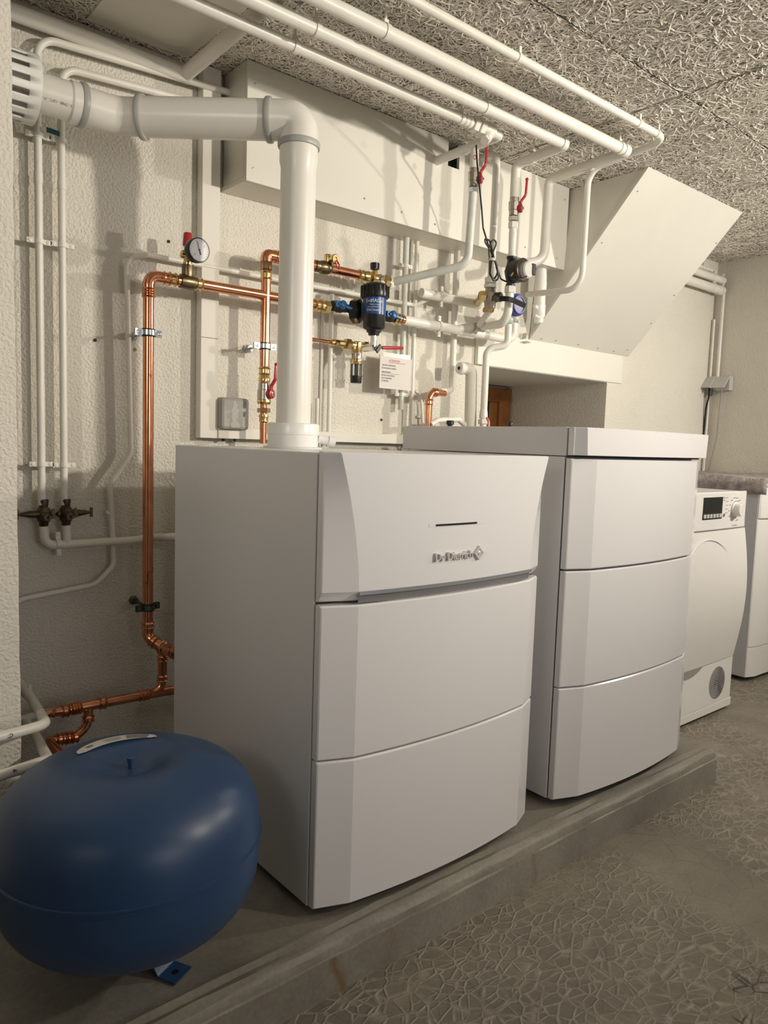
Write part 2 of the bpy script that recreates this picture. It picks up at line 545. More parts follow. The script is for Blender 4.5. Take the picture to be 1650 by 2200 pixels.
struct(O('wall_pier', PLASTER, None, pillar, smooth=50))['label'] = 'rough plastered wall pier at the left edge'

# niche lining, window
def niche_back(bm):
    box(bm, (NX0, 2.48, NZ0), (NX1, 2.52, NZ1))
w = struct(O('window_1', BOARD, None, niche_back, smooth=0))
w['label'] = 'small wood-framed window deep in the wall recess'
O('frame', WOOD, w, lambda bm: (box(bm, (2.76, 2.43, 0.74), (2.84, 2.48, 1.235)), box(bm, (2.36, 2.43, 1.17), (2.76, 2.48, 1.235)), box(bm, (2.36, 2.43, 0.74), (2.76, 2.48, 0.80)),
   box(bm, (2.30, 2.43, 0.74), (2.36, 2.48, 1.235)), box(bm, (2.705, 2.445, 0.80), (2.76, 2.475, 1.17))), smooth=0, bevel=0.003)
O('pane', PANE, w, box, (2.36, 2.45, 0.80), (2.71, 2.456, 1.17), smooth=0)

# ceiling: wood-wool boards, each a slab of real strands
ceil = bpy.data.objects.new('ceiling', None); COL.objects.link(ceil); ceil.location = (0, 0, ZC); struct(ceil)
ceil['label'] = 'painted wood-wool board ceiling'
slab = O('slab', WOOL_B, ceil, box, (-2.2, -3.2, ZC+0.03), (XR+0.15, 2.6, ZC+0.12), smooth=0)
def strands(x0, x1, y0, y1, density, seed, fill=0.0):
    rg = np.random.default_rng(seed)
    A = (x1-x0)*(y1-y0)
    n = int(density*A)
    S = 6
    cx = rg.uniform(x0, x1, n); cy = rg.uniform(y0, y1, n)
    th = rg.uniform(0, 2*np.pi, n)
    L_ = rg.uniform(0.04, 0.11, n)
    kap = rg.normal(0, 16, n)
    wdt = rg.uniform(0.0009, 0.0020, n)
    z0 = ZC + rg.uniform(-0.0015, 0.0065, n)
    tilt = rg.normal(0, 0.03, n)
    s = np.linspace(-0.5, 0.5, S)[None, :]*L_[:, None]
    ang = th[:, None] + kap[:, None]*s
    ds = L_[:, None]/(S-1)
    dx, dy = np.cos(ang), np.sin(ang)
    px = np.cumsum(dx*ds, 1); py = np.cumsum(dy*ds, 1)
    px += cx[:, None] - px.mean(1)[:, None]; py += cy[:, None] - py.mean(1)[:, None]
    pz = z0[:, None] + tilt[:, None]*s + 0.0014*np.sin(s*120 + th[:, None])
    nx, ny = -dy, dx
    roll = rg.uniform(-0.45, 0.45, n)[:, None]
    hx, hy, hz = nx*wdt[:, None]*np.cos(roll), ny*wdt[:, None]*np.cos(roll), wdt[:, None]*np.sin(roll)
    a = np.stack([px+hx, py+hy, pz+hz], -1); b = np.stack([px-hx, py-hy, pz-hz], -1)
    a[..., 0] = np.clip(a[..., 0], x0, x1); b[..., 0] = np.clip(b[..., 0], x0, x1)
    a[..., 1] = np.clip(a[..., 1], y0, y1); b[..., 1] = np.clip(b[..., 1], y0, y1)
    vs = np.stack([a, b], 2).reshape(-1, 3)
    base = (np.arange(n)*S*2)[:, None] + (np.arange(S-1)*2)[None, :]
    quads = np.stack([base, base+1, base+3, base+2], -1).reshape(-1, 4)
    me = bpy.data.meshes.new('wood_wool_board')
    k = len(vs); q = len(quads)
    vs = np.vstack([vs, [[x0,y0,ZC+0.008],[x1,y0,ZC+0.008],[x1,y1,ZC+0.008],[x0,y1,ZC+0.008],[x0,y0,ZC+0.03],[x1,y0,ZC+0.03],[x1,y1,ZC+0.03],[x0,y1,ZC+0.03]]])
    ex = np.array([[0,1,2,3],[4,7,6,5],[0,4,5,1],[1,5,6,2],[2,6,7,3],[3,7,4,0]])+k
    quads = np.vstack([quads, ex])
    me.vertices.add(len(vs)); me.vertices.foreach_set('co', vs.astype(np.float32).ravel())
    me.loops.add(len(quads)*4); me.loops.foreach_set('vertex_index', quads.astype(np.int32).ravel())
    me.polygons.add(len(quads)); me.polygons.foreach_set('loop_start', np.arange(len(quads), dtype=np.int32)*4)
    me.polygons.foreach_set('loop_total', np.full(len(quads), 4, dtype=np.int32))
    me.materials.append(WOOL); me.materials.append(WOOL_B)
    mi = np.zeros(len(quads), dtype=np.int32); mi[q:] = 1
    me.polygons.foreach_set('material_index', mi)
    me.update(calc_edges=True); me.validate()
    o = bpy.data.objects.new('wood_wool_board', me); COL.objects.link(o)
    o.parent = ceil; o.matrix_parent_inverse = Matrix.Translation(-Vector(ceil.location))
    return o
sd = 1
xj = [-0.05, 1.95, XR]
yj = [0.115, 0.615, 1.115, 1.615, YW]
for i in range(len(xj)-1):
    for j in range(len(yj)-1):
        sd += 1
        g = 0.0035
        x0, x1, y0, y1 = xj[i]+g, xj[i+1]-g, yj[j]+g, yj[j+1]-g
        dens = 34000
        strands(x0, x1, y0, y1, dens, sd)
O('wood_wool_board', WOOL, ceil, box, (-2.2, -3.2, ZC), (XR, 0.1115, ZC+0.03), smooth=0)
O('wood_wool_board', WOOL, ceil, box, (-2.2, 0.1185, ZC), (-0.0535, YW, ZC+0.03), smooth=0)

# boxed pipe duct under the ceiling
d = thing('duct_casing', (1.66, 1.9, 1.62), 'long cream boarded casing under the ceiling against the wall', 'casing')
DX0, DX1, DYF, DZ = 0.988, 2.335, 1.766, 1.620
O('front_panel', BOARD, d, box, (DX0, DYF, DZ), ((1.7072, 1.7660, 1.8889)[0], DYF+0.012, ZC-0.003), smooth=0, bevel=0.0008)
O('front_panel', BOARD, d, box, ((1.7072, 1.7660, 1.8889)[0], DYF, DZ), ((1.7569, 1.7660, 1.9022)[0], DYF+0.012, 1.838), smooth=0)
O('front_panel', BOARD, d, box, ((1.7569, 1.7660, 1.9022)[0], DYF, DZ), (DX1, DYF+0.012, ZC-0.003), smooth=0, bevel=0.0008)
O('end_panel', BOARD, d, box, (DX0, DYF+0.0125, DZ+0.0125), (DX0+0.012, YW-0.009, ZC-0.003), smooth=0)
O('bottom_panel', BOARD, d, box, (DX0, DYF+0.0125, DZ), (DX1, YW-0.001, DZ+0.012), smooth=0)
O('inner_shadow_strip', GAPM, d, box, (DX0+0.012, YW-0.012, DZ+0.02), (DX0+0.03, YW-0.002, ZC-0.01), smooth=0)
def screwhead(bm, p, ax, r=0.0035): lathe(bm, p, ax, [(0, r), (0.0012, r*0.8), (0.0014, r*0.35), (0.0006, 0)], 10)
sc = None
for px_, pz_ in ((1.01, 1.865), (1.008, 1.655), (1.375, 1.662), (1.52, 1.655), (1.66, 1.648), (2.10, 1.66), (2.28, 1.655), (2.31, 1.87), (1.20, 1.655)):
    if sc is None:
        sc = O('screw', CHROME, d, screwhead, (px_, DYF, pz_), (0, -1, 0)); s0 = (px_, pz_)
    else:
        c = copy_part(sc, d); c.location = (px_-s0[0], 0, pz_-s0[1])

# sloped chute boxing over the recess
CH = thing('sloped_boxing', (2.68, 1.9, 1.38), 'white slanting boarded chute from wall up to the ceiling', 'boxing')
cx0, cx1, cyf, czb = 2.338, 3.045, 1.452, 1.372
def chute_front(bm):
    t = 0.012
    A = [(cx0-0.03, YW-0.002, czb), (cx1-0.045, YW-0.002, czb+0.004), (cx1, cyf, ZC-0.002), (cx0+0.01, cyf, ZC-0.002)]
    nrm = Vector((0, 0.45, 0.45)).normalized()*t
    a = [bm.verts.new(p) for p in A]; b = [bm.verts.new(V(p)+Vector((0, 0.014, 0.001)) if i > 1 else V(p)+Vector((0, 0, 0.016))) for i, p in enumerate(A)]
    bm.faces.new(a); bm.faces.new(b[::-1])
    for i in range(4): bm.faces.new((a[i], b[i], b[(i+1)%4], a[(i+1)%4]))
O('front_panel', BOARD, CH, chute_front, smooth=0)
def chute_side(bm, xa, xb, t):
    A = [(xa, YW-0.003, czb+0.018), (xb, cyf+0.016, ZC-0.003), (xb, YW-0.003, ZC-0.003)]
    a = [bm.verts.new(p) for p in A]; b = [bm.verts.new(V(p)+Vector((t,0,0))) for p in A]
    bm.faces.new(a); bm.faces.new(b[::-1])
    for i in range(3): bm.faces.new((a[i], b[i], b[(i+1)%3], a[(i+1)%3]))
O('side_panel', BOARD, CH, chute_side, cx0-0.028, cx0+0.012, 0.012, smooth=0)
O('side_panel', BOARD, CH, chute_side, cx1-0.06, cx1-0.014, 0.012, smooth=0)
s1 = None
sl = Vector((0, -0.77, -0.64))
for fx, fz in ((2.37, .02), (2.46, .025), (2.61, .025), (2.75, .025), (2.87, .025), (2.955, .05), (2.985, .25), (3.0, .45), (2.36, .35), (2.36, .60), (2.37, .88), (3.02, .80)):
    p = V((fx, YW-0.002-(YW-cyf)*fz, czb+(ZC-czb)*fz)) + sl*0.0005
    o = O('screw', CHROME, CH, screwhead, p, sl, 0.003)
# lintel board over recess
lt = O('lintel_board', SMOOTH, None, box, (2.045, YW-0.006, 1.252), (2.955, YW-0.0005, 1.3735), smooth=0, bevel=0.002)
tag(lt, 'flat cream board above the window recess below the slanting chute', 'lintel board')
# loose bracket flap at the chute's lower left corner
fl = O('sheet_flap', BOARD, None, lambda bm: (obox(bm, (2.2637, 1.8850, 1.3808), (0.004,0,0.012), (0.001,0.012,0), (0.0006,0,0)), obox(bm, (2.2731, 1.8800, 1.3587), (0.012,0,-0.002), (0,0.012,0), (0,0,0.0006))), smooth=0)
tag(fl, 'small bent sheet flap at the lower left corner of the slanting chute', 'bracket')

# flat trunking
def trunk(name, p0, p1, label, lid=None):
    t = thing(name, ((p0[0]+p1[0])/2, YW, p0[2]), label, 'cable trunking')
    O('channel', SMOOTH, t, box, p0, p1, smooth=0, bevel=0.0015)
    if lid: O('cover', SMOOTH, t, box, *lid, smooth=0, bevel=0.001)
    return t
ta = (0.9160, 1.8680, 1.2523); tb = (0.9678, 1.8680, 1.2587)
t = trunk('cable_trunking', (ta[0], 1.868, 0.955), (tb[0], 1.8985, ZC-0.003), 'tall flat cream trunking up the wall beside the pressure gauge',
      None)
O('joint_strip', mat('seam_dirt', (0.35, 0.32, 0.26), 0.8), t, box, (ta[0]+0.001, 1.8675, 1.2225), (tb[0]-0.001, 1.868, 1.2245), smooth=0)
trunk('cable_trunking', (tb[0]+0.001, 1.865, 0.955), (1.735, 1.8985, 0.985), 'low horizontal cream trunking on wall just above the left boiler')
trunk('cable_trunking', (2.0069, 1.8850, 1.2520)[:1]+(1.882,)+(2.0069, 1.8850, 1.2520)[2:], (2.0583, 1.8850, 1.3406)[:1]+(1.8985,)+(2.0581, 1.8850, 1.3440)[2:], 'short cream trunking piece left of the lintel board')

# ---------------------------------------------------------------- heating boiler and hot water tank (same casing)
BW = 0.60
def front_profile(cw_l, cw_r, bow, y0, dx=0.0):
    """plan outline of a front panel, left to right: return, facet, bowed middle, facet"""
    pts = [(0.0015, y0-0.002), (0.0015, y0-0.0165), (0.0035, y0-0.0185)]
    pts.append((cw_l, y0-0.043))
    n = 12
    for k in range(1, n):
        u = k/n
        x = cw_l + (BW-cw_r-cw_l)*u
        pts.append((x, y0-0.043-bow*4*u*(1-u)))
    pts.append((BW-cw_r, y0-0.043))
    pts += [(BW-0.0035, y0-0.0185), (BW-0.0015, y0-0.0165), (BW-0.0015, y0-0.002)]
    return pts
def panel(bm, X, levels, y0, bow=0.017, lip=0.0):
    """levels: list of (z, chamfer width left, inset)"""
    rings = []
    for z, cw, ins in levels:
        pr = front_profile(cw, cw-0.004, bow, y0)
        if callable(z): ring = [bm.verts.new((X+x, y+ins*(1 if y < y0-0.01 else 0), z(x/BW))) for x, y in pr]
        else: ring = [bm.verts.new((X+x, y+ins*(1 if y < y0-0.01 else 0), z)) for x, y in pr]
        rings.append(ring)
    for A, B in zip(rings[:-1], rings[1:]):
        for j in range(len(A)-1): bm.faces.new((A[j], A[j+1], B[j+1], B[j]))
    bm.faces.new(rings[0][::-1]); bm.faces.new(rings[-1])
    for A, B in zip(rings[:-1], rings[1:]): bm.faces.new((A[-1], A[0], B[0], B[-1]))
def casing(X, label, cat, name, upper_levels, top=0.940, seam=0.672):
    t = thing(name, (X+0.3, 1.35, ZP), label, cat)
    Y0 = 1.065
    O('body', ENAMEL_S, t, box, (X, Y0, 0.106), (X+BW, 1.640, top), smooth=0, bevel=0.002)
    O('seam', GAPM, t, box, (X+0.004, Y0-0.004, 0.112), (X+BW-0.004, Y0+0.0, top-0.004), smooth=0)
    O('front_panel', ENAMEL, t, panel, X, [(0.1085, 0.0655, 0.003), (0.111, 0.0655, 0.0), (0.3825, 0.0655, 0.0), (0.3855, 0.0655, 0.003)], Y0-0.002, smooth=12)
    O('front_panel', ENAMEL, t, panel, X, [(0.3885, 0.0655, 0.003), (0.3915, 0.0655, 0.0), (seam-0.005, 0.0655, 0.0), (seam-0.002, 0.0655, 0.003)], Y0-0.002, smooth=12)
    O('front_panel', ENAMEL, t, panel, X, upper_levels, Y0-0.002, smooth=12)
    for fx in (0.05, BW-0.05):
        for fy in (1.13, 1.59):
            O('foot', BLACK_M, t, cyl, (X+fx, fy, ZP+0.0002), (X+fx, fy, 0.107), 0.018)
    return t
def arc(z, d): return lambda u: z - d*4*u*(1-u) if 0.0 <= u <= 1 else z
X1, X2 = 0.742, 1.4445
# boiler: upper panel narrows its left facet towards the top and overhangs a grey grip recess
lv = []
for k in range(9):
    u = k/8
    z = 0.694 + (0.938-0.694)*u
    lv.append((z, 0.0655 - 0.046*u**1.7, 0.0))
lv = [(0.6755, 0.0655, 0.014), (0.679, 0.0655, 0.010)] + lv + [(0.9402, 0.019, 0.0035)]
B1 = casing(X1, 'glossy white floor-standing boiler with raised silver lettering, beside the blue vessel', 'boiler', 'heating_boiler', lv, top=0.938)
def lens(bm, X, y0, zc_, mi=0):
    n = 20
    top, bot = [], []
    for k in range(n+1):
        u = k/n
        x = X + 0.064 + (BW-0.124)*u
        yb = y0 - 0.045 - 0.017*4*u*(1-u)
        top.append(bm.verts.new((x, yb-0.0020, zc_+0.0215)))
        bot.append(bm.verts.new((x, yb-0.0022, zc_+0.0145)))
    for a in range(n): bm.faces.new((top[a], bot[a], bot[a+1], top[a+1]))
O('silver_trim', SILVER, B1, lens, X1, 1.063, 0.6735, smooth=60, label='thin silver trim above the grip recess')
def recess(bm, X, y0):
    n = 20
    a_, b_ = [], []
    for k in range(n+1):
        u = k/n
        x = X + 0.066 + (BW-0.128)*u
        yb = y0 - 0.0435 - 0.017*4*u*(1-u)
        a_.append(bm.verts.new((x, yb-0.0006, 0.6882)))
        b_.append(bm.verts.new((x, yb+0.004+0.012*4*u*(1-u), 0.6735-0.006*4*u*(1-u))))
    for a in range(n): bm.faces.new((a_[a], b_[a], b_[a+1], a_[a+1]))
O('grip_recess', RECESS, B1, recess, X1, 1.063, smooth=60, label='dark grey grip recess under the upper panel')
def yfront(x, X, y0=1.063, bow=0.017, cw=0.0655):
    u = (x - X - cw)/(BW-2*cw+0.004)
    return y0 - 0.043 - bow*4*u*(1-u)
# slot
def slot(bm, x0, x1, z, h, dy):
    n = 8
    a_, b_ = [], []
    for k in range(n+1):
        x = x0+(x1-x0)*k/n
        y = yfront(x, X1)-dy
        a_.append(bm.verts.new((x, y, z+h))); b_.append(bm.verts.new((x, y, z-h)))
    for k in range(n): bm.faces.new((a_[k], b_[k], b_[k+1], a_[k+1]))
O('slot_bezel', ENAMEL_S, B1, slot, 0.958, 1.108, 0.8065, 0.0031, 0.0006, smooth=60)
O('slot', BLACK, B1, slot, 0.975, 1.087, 0.8065, 0.0019, 0.0012, smooth=60)
# raised maker name and diamond
def bend_logo(x0, z0):
    return lambda x, y, z: Vector((x0+x, yfront(x0+x, X1)-0.0035-z, z0+y))
text_mesh('maker_lettering', 'De Dietrich', LOGO, B1, (0,0,0), (1,0,0), (0,0,1), 0.0215, 0.0026, bend=bend_logo(0.9725, 0.7385), label='raised silver lettering', sx=0.98)
def diamond(bm):
    cx_, cz_ = 1.0935, 0.746
    y = yfront(cx_, X1)
    s_o, s_i = 0.0155, 0.0135
    A = [bm.verts.new((cx_+s_o*a, y+0.0005, cz_+s_o*b)) for a, b in ((0,-1),(1,0),(0,1),(-1,0))]
    B = [bm.verts.new((cx_+s_i*a, y-0.0062, cz_+s_i*b)) for a, b in ((0,-1),(1,0),(0,1),(-1,0))]
    C = [bm.verts.new((cx_+0.0085*a, y-0.0062, cz_+0.0085*b)) for a, b in ((0,-1),(1,0),(0,1),(-1,0))]
    D = [bm.verts.new((cx_+0.0080*a, y-0.0045, cz_+0.0080*b)) for a, b in ((0,-1),(1,0),(0,1),(-1,0))]
    for P_, Q_ in ((A,B),(B,C),(C,D)):
        for j in range(4): bm.faces.new((P_[j], P_[(j+1)%4], Q_[(j+1)%4], Q_[j]))
    bm.faces.new(D); bm.faces.new(A[::-1])
    lathe(bm, (cx_, y-0.0035, cz_), (0,-1,0), [(0,0.0046),(0.0022,0.0044),(0.003,0.003),(0.003,0)], 16)
O('maker_emblem', LOGO, B1, diamond, smooth=0)
# ring row modelling bulb reflections near the top edge, not built
def rings4(bm):
    for k in range(4):
        x = 1.098 + k*0.0125; r_ = 0.0042
        y = yfront(x, X1)-0.0003
        c_pts = [(x+r_*math.cos(a), y, 0.9225+r_*math.sin(a)) for a in np.linspace(0, 2*math.pi, 13)[:-1]]
        sweep(bm, c_pts, circ(0.0006, 6), closed=True)
# flue socket on the boiler top
FX, FY = 0.946, 1.457
O('top_plate', ENAMEL_S, B1, lambda bm: lathe(bm, (FX, FY, 0.9382), (0,0,1), [(0, 0.068), (0.004, 0.068), (0.005, 0.066)], 40))
O('flue_socket', PVC_WHITE, B1, lambda bm: lathe(bm, (FX, FY, 0.943), (0,0,1), [(0,0.0575),(0.0,0.0585),(0.026,0.0585),(0.027,0.0600),(0.05,0.0600),(0.052,0.0590),(0.053,0.056),(0.053,0.041)], 48))
O('measuring_port', PVC_WHITE, B1, lambda bm: (cyl(bm, (FX+0.045, FY-0.035, 0.962), (FX+0.078, FY-0.050, 0.956), 0.010, ch=0.001), cyl(bm, (FX+0.068, FY-0.045, 0.958), (FX+0.082, FY-0.051, 0.955), 0.0125)))

# hot water tank with a taller cap
lv2 = [(0.6745, 0.0655, 0.003), (0.6775, 0.0655, 0.0), (0.933, 0.0655, 0.0), (0.9355, 0.0655, 0.003)]
B2 = casing(X2, 'glossy white hot water tank casing with a raised cap, right of the boiler', 'water tank', 'hot_water_tank', lv2, top=0.9395)
def cap_front(bm):
    lvl = [(0.9435, 0.0200, 0.002), (0.9445, 0.0205, 0.0), (1.0065, 0.0150, 0.0), (1.0085, 0.0150, 0.0025)]
    rings = []
    for z, cw, ins in lvl:
        pr = front_profile(cw, cw, 0.021, 1.063)
        rings.append([bm.verts.new((X2+x, y-0.0035+ins, z)) for x, y in pr])
    for A, B in zip(rings[:-1], rings[1:]):
        for j in range(len(A)): bm.faces.new((A[j], A[(j+1)%len(A)], B[(j+1)%len(A)], B[j]))
    bm.faces.new(rings[0][::-1]); bm.faces.new(rings[-1])
O('cap_front', ENAMEL, B2, cap_front, smooth=12)
O('cap_body', ENAMEL_S, B2, box, (X2, 1.0622, 0.9412), (X2+BW, 1.640, 1.0085), smooth=0, bevel=0.002)
O('cap_gap', GAPM, B2, box, (X2+0.004, 1.045, 0.9390), (X2+BW-0.004, 1.2, 0.9440), smooth=0)

# ---------------------------------------------------------------- flue
FL = thing('flue_pipe', (FX, FY, 0.996), 'thick translucent white plastic flue pipe rising from the boiler and turning left', 'flue')
FZ = 1.663
dg = Vector((-0.752, 0.660, 0.0)).normalized()
D0 = V((FX, FY, FZ)); 
tseg = (1.725-FY)/dg.y
D1 = D0 + dg*tseg
O('riser', PVC, FL, lambda bm: lathe(bm, (FX, FY, 0.975), (0,0,1), [(0,0.0395),(0.56,0.0395),(0.585,0.0395),(0.598,0.0425),(0.640,0.0425)], 48))
def elbow(bm, a, c, b, r, bendr, seg=40, n=14):
    tube(bm, [a, c, b], r, bendr, seg=seg, n=n)
O('elbow', PVC, FL, elbow, (FX, FY, FZ-0.052), (FX, FY, FZ), tuple(D0+dg*0.062), 0.0425, 0.052, smooth=60)
O('seal', PVC_SEAL, FL, lambda bm: lathe(bm, (FX, FY, FZ-0.060), (0,0,1), [(0,0.0425),(0.0005,0.0462),(0.003,0.0472),(0.011,0.0472),(0.0135,0.046),(0.015,0.0425)], 48))
O('seal', PVC_SEAL, FL, lambda bm: lathe(bm, D0+dg*0.060, dg, [(0,0.0425),(0.0005,0.0462),(0.003,0.0475),(0.011,0.0475),(0.0135,0.046),(0.015,0.0425)], 48))
O('diagonal_pipe', PVC, FL, lambda bm: lathe(bm, D0+dg*0.070, dg, [(0,0.0425),(tseg-0.145,0.0420),(tseg-0.122,0.0415)], 48))
O('seal', PVC_SEAL, FL, lambda bm: lathe(bm, D0+dg*(tseg-0.062), dg, [(0,0.042),(0.0005,0.0462),(0.003,0.0478),(0.010,0.0478),(0.0130,0.046),(0.014,0.042)], 48))
E1 = D1 + Vector((-0.085, 0, 0.0))
O('elbow', PVC, FL, elbow, tuple(D0+dg*(tseg-0.052)), tuple(D1), tuple(E1), 0.0400, 0.055, smooth=60)
O('seal', PVC_SEAL, FL, lambda bm: lathe(bm, E1+Vector((0.012,0,0)), (-1,0,0), [(0,0.040),(0.0005,0.0450),(0.003,0.0460),(0.010,0.0460),(0.0130,0.0445),(0.014,0.040)], 48))
O('wall_pipe', PVC, FL, lambda bm: lathe(bm, E1, (-1,0,0), [(-0.004,0.0425),(0.02,0.0425),(0.024,0.0395),(0.5,0.0395)], 48))
# slotted terminal sleeve
SX = (0.4649, 1.6600, 1.6462)[0]
def sleeve(bm):
    n = 112
    r0 = 0.068
    c = V((0, D1.y, D1.z))
    xs = [SX+0.004, SX, SX-0.024, SX-0.029, SX-0.110, SX-0.2]
    rad = [0.048, r0, r0, r0, r0, r0]
    rings = [[bm.verts.new((x, c.y+rr*math.cos(2*math.pi*k/n), c.z+rr*math.sin(2*math.pi*k/n))) for k in range(n)] for x, rr in zip(xs, rad)]
    for i in range(len(xs)-1):
        for k in range(n):
            if 2 <= i <= 3 and k % 7 in (0, 1, 2): continue
            A, B = rings[i], rings[i+1]
            bm.faces.new((A[k], A[(k+1)%n], B[(k+1)%n], B[k]))
sl_o = O('terminal_sleeve', PVC_WHITE, FL, sleeve, smooth=50, label='wider slotted white plastic sleeve')
so = sl_o.modifiers.new('thick', 'SOLIDIFY'); so.thickness = 0.003; so.offset = -1
# print along the pipe
pr_c = V((0, D1.y, D1.z))
def bend_pipe(x0, a0):
    def f(x, y, z):
        a = a0 + y/0.0397
        return Vector((x0 - x, D1.y - (0.0398+z)*math.cos(a), D1.z + (0.0398+z)*math.sin(a)))
    return f
def bend_pipe2(x0, a0):
    def f(x, y, z):
        a = a0 - y/0.0397
        return Vector((x0 - x, D1.y - (0.0398+z)*math.cos(a), D1.z + (0.0398+z)*math.sin(a)))
    return f
text_mesh('printing', 'PP-CE - DN80 - 120°C - P1 - C1S - CENTROTHERM', mat('faded_ink', (0.30, 0.28, 0.26), 0.6), FL, (0,0,0), (1,0,0), (0,0,1), 0.0082, 0.0001, bend=bend_pipe2(E1.x-0.012, -0.50), sx=0.74)

# ---------------------------------------------------------------- blue expansion vessel
TC = (0.446, 1.146)
TN = 2.9
TK = thing('expansion_vessel', (TC[0], TC[1], ZP), 'large squat blue expansion vessel on the plinth in the lower left corner', 'expansion vessel')
def tank_top(r):
    q = min(0.999, r/0.2083)
    ct = q**(3.1/2)
    return (0.150+0.439)/2 + (0.439-0.150)/2*math.sqrt(1-ct*ct)**(2/3.1)
def tank(bm):
    z0, z1, R = 0.150, 0.439, 0.2083
    zc_ = (z0+z1)/2
    h = (z1-z0)/2
    prof = []
    n = 30
    for k in range(n+1):
        t = -math.pi/2 + math.pi*k/n
        if k == n: prof += [(zc_ + h*math.sqrt(max(0, 1-(rq/R)**2.9))**(2/3.1)*1.0 if False else tank_top(rq), rq) for rq in (0.06, 0.052, 0.044, 0.036, 0.028, 0.02, 0.01) if rq < prof[-1][1]]
        e = 2/(2.85 if t < 0 else 3.1)
        z = zc_ + h*(1 if math.sin(t) >= 0 else -1)*abs(math.sin(t))**e
        r = R*abs(math.cos(t))**e if 0 < k < n else 0
        prof.append((z, r))
    zs = zc_ + 0.012
    out = []
    for z, r in prof:
        out.append((z, r))
    # weld bead just under the middle
    ins = []
    for z, r in out:
        ins.append((z, r))
        if abs(z - zs) < 1e-9: pass
    full = [p for p in ins if p[0] < zs-0.012] + [(zs-0.0075, R*0.999), (zs-0.007, R+0.0010), (zs-0.0005, R+0.0010), (zs+0.0000, R+0.0030), (zs+0.0026, R+0.0030), (zs+0.0036, R*1.0)] + [p for p in ins if p[0] > zs+0.012]
    # dished centre on top
    top = []
    for z, r in full:
        if z > zc_ and r < 0.070:
            z = z - 0.019*min(1.0, (1 - (r/0.070)**2)*1.25)**1.2
        top.append((z, r))
    a, b = top[:-1], top[-1]
    lathe(bm, (TC[0], TC[1], 0), (0,0,1), [(z, r) for z, r in a] + [(b[0]+0.001, 0.012), (b[0], 0)] if False else top, 96)
O('body', BLUE_TANK, TK, tank, smooth=40)
O('valve_boss', BLUE_TANK, TK, lambda bm: lathe(bm, (TC[0], TC[1], 0.4165), (0,0,1), [(0,0.0085),(0.0025,0.0085),(0.003,0.0048),(0.012,0.0048),(0.0125,0.0062),(0.0205,0.0064),(0.021,0.005)], 20))
for a_ in (-62, 40, 150):
    ca, sa = math.cos(math.radians(a_)), math.sin(math.radians(a_))
    rr, tt = V((ca, sa, 0)), V((-sa, ca, 0))
    def leg(bm):
        base = V((TC[0], TC[1], 0))
        p = [base+rr*0.052+V((0,0,0.175)), base+rr*0.056+V((0,0,0.150)), base+rr*0.060+V((0,0,ZP+0.020)), base+rr*0.072+V((0,0,ZP+0.0025)), base+rr*0.106+V((0,0,ZP+0.0020))]
        sweep(bm, fillet(p, 0.006, 3), rect(0.003, 0.042), up=rr)
    lg = O('leg', BLUE_TANK, TK, leg, smooth=30)
    O('bolt_hole', BLACK, lg, lambda bm: cyl(bm, V((TC[0],TC[1],ZP+0.0030))+rr*0.090, V((TC[0],TC[1],ZP+0.0042))+rr*0.090, 0.0055, 12), smooth=0)
def tank_z(r):
    q = min(0.999, r/0.2083)
    e = 2/3.1
    ct = q**(1/e)
    s = math.sqrt(1-ct*ct)
    return (0.150+0.439)/2 + (0.439-0.150)/2*s**e
def sticker(bm, r0, r1, a0, a1, lift, mi=0, n=20, m_=4):
    g = []
    for i in range(n+1):
        a = math.radians(a0+(a1-a0)*i/n)
        w = math.sin(math.pi*i/n)**0.35 if n > 3 else 1
        row = []
        for j in range(m_+1):
            r = (r0+r1)/2 + (r1-r0)/2*(2*j/m_-1)*max(w, 0.05)
            row.append(bm.verts.new((TC[0]+r*math.cos(a), TC[1]+r*math.sin(a), tank_z(r)+lift)))
        g.append(row)
    for i in range(n):
        for j in range(m_): bm.faces.new((g[i][j], g[i+1][j], g[i+1][j+1], g[i][j+1])).material_index = mi
lb = O('label', PAPER_L, TK, sticker, 0.072, 0.104, 136, 40, 0.0018, smooth=60, label='curved printed white sticker')
def prints(bm):
    def blk(r0, r1, a0, a1):
        n = 6
        g = []
        for i in range(n+1):
            a = math.radians(a0+(a1-a0)*i/n)
            g.append([bm.verts.new((TC[0]+r*math.cos(a), TC[1]+r*math.sin(a), tank_z(r)+0.0022)) for r in (r0, r1)])
        for i in range(n): bm.faces.new((g[i][0], g[i+1][0], g[i+1][1], g[i][1]))
    for q in range(8): blk(0.077+q*0.003, 0.0782+q*0.003, 74, 50)
    for q in range(4): blk(0.080+q*0.005, 0.0812+q*0.005, 98, 80)
    blk(0.086, 0.093, 120, 112)
O('label_print', mat('grey_print', (0.16, 0.14, 0.13), 0.6), lb, prints, smooth=0)['kind'] = 'stuff'

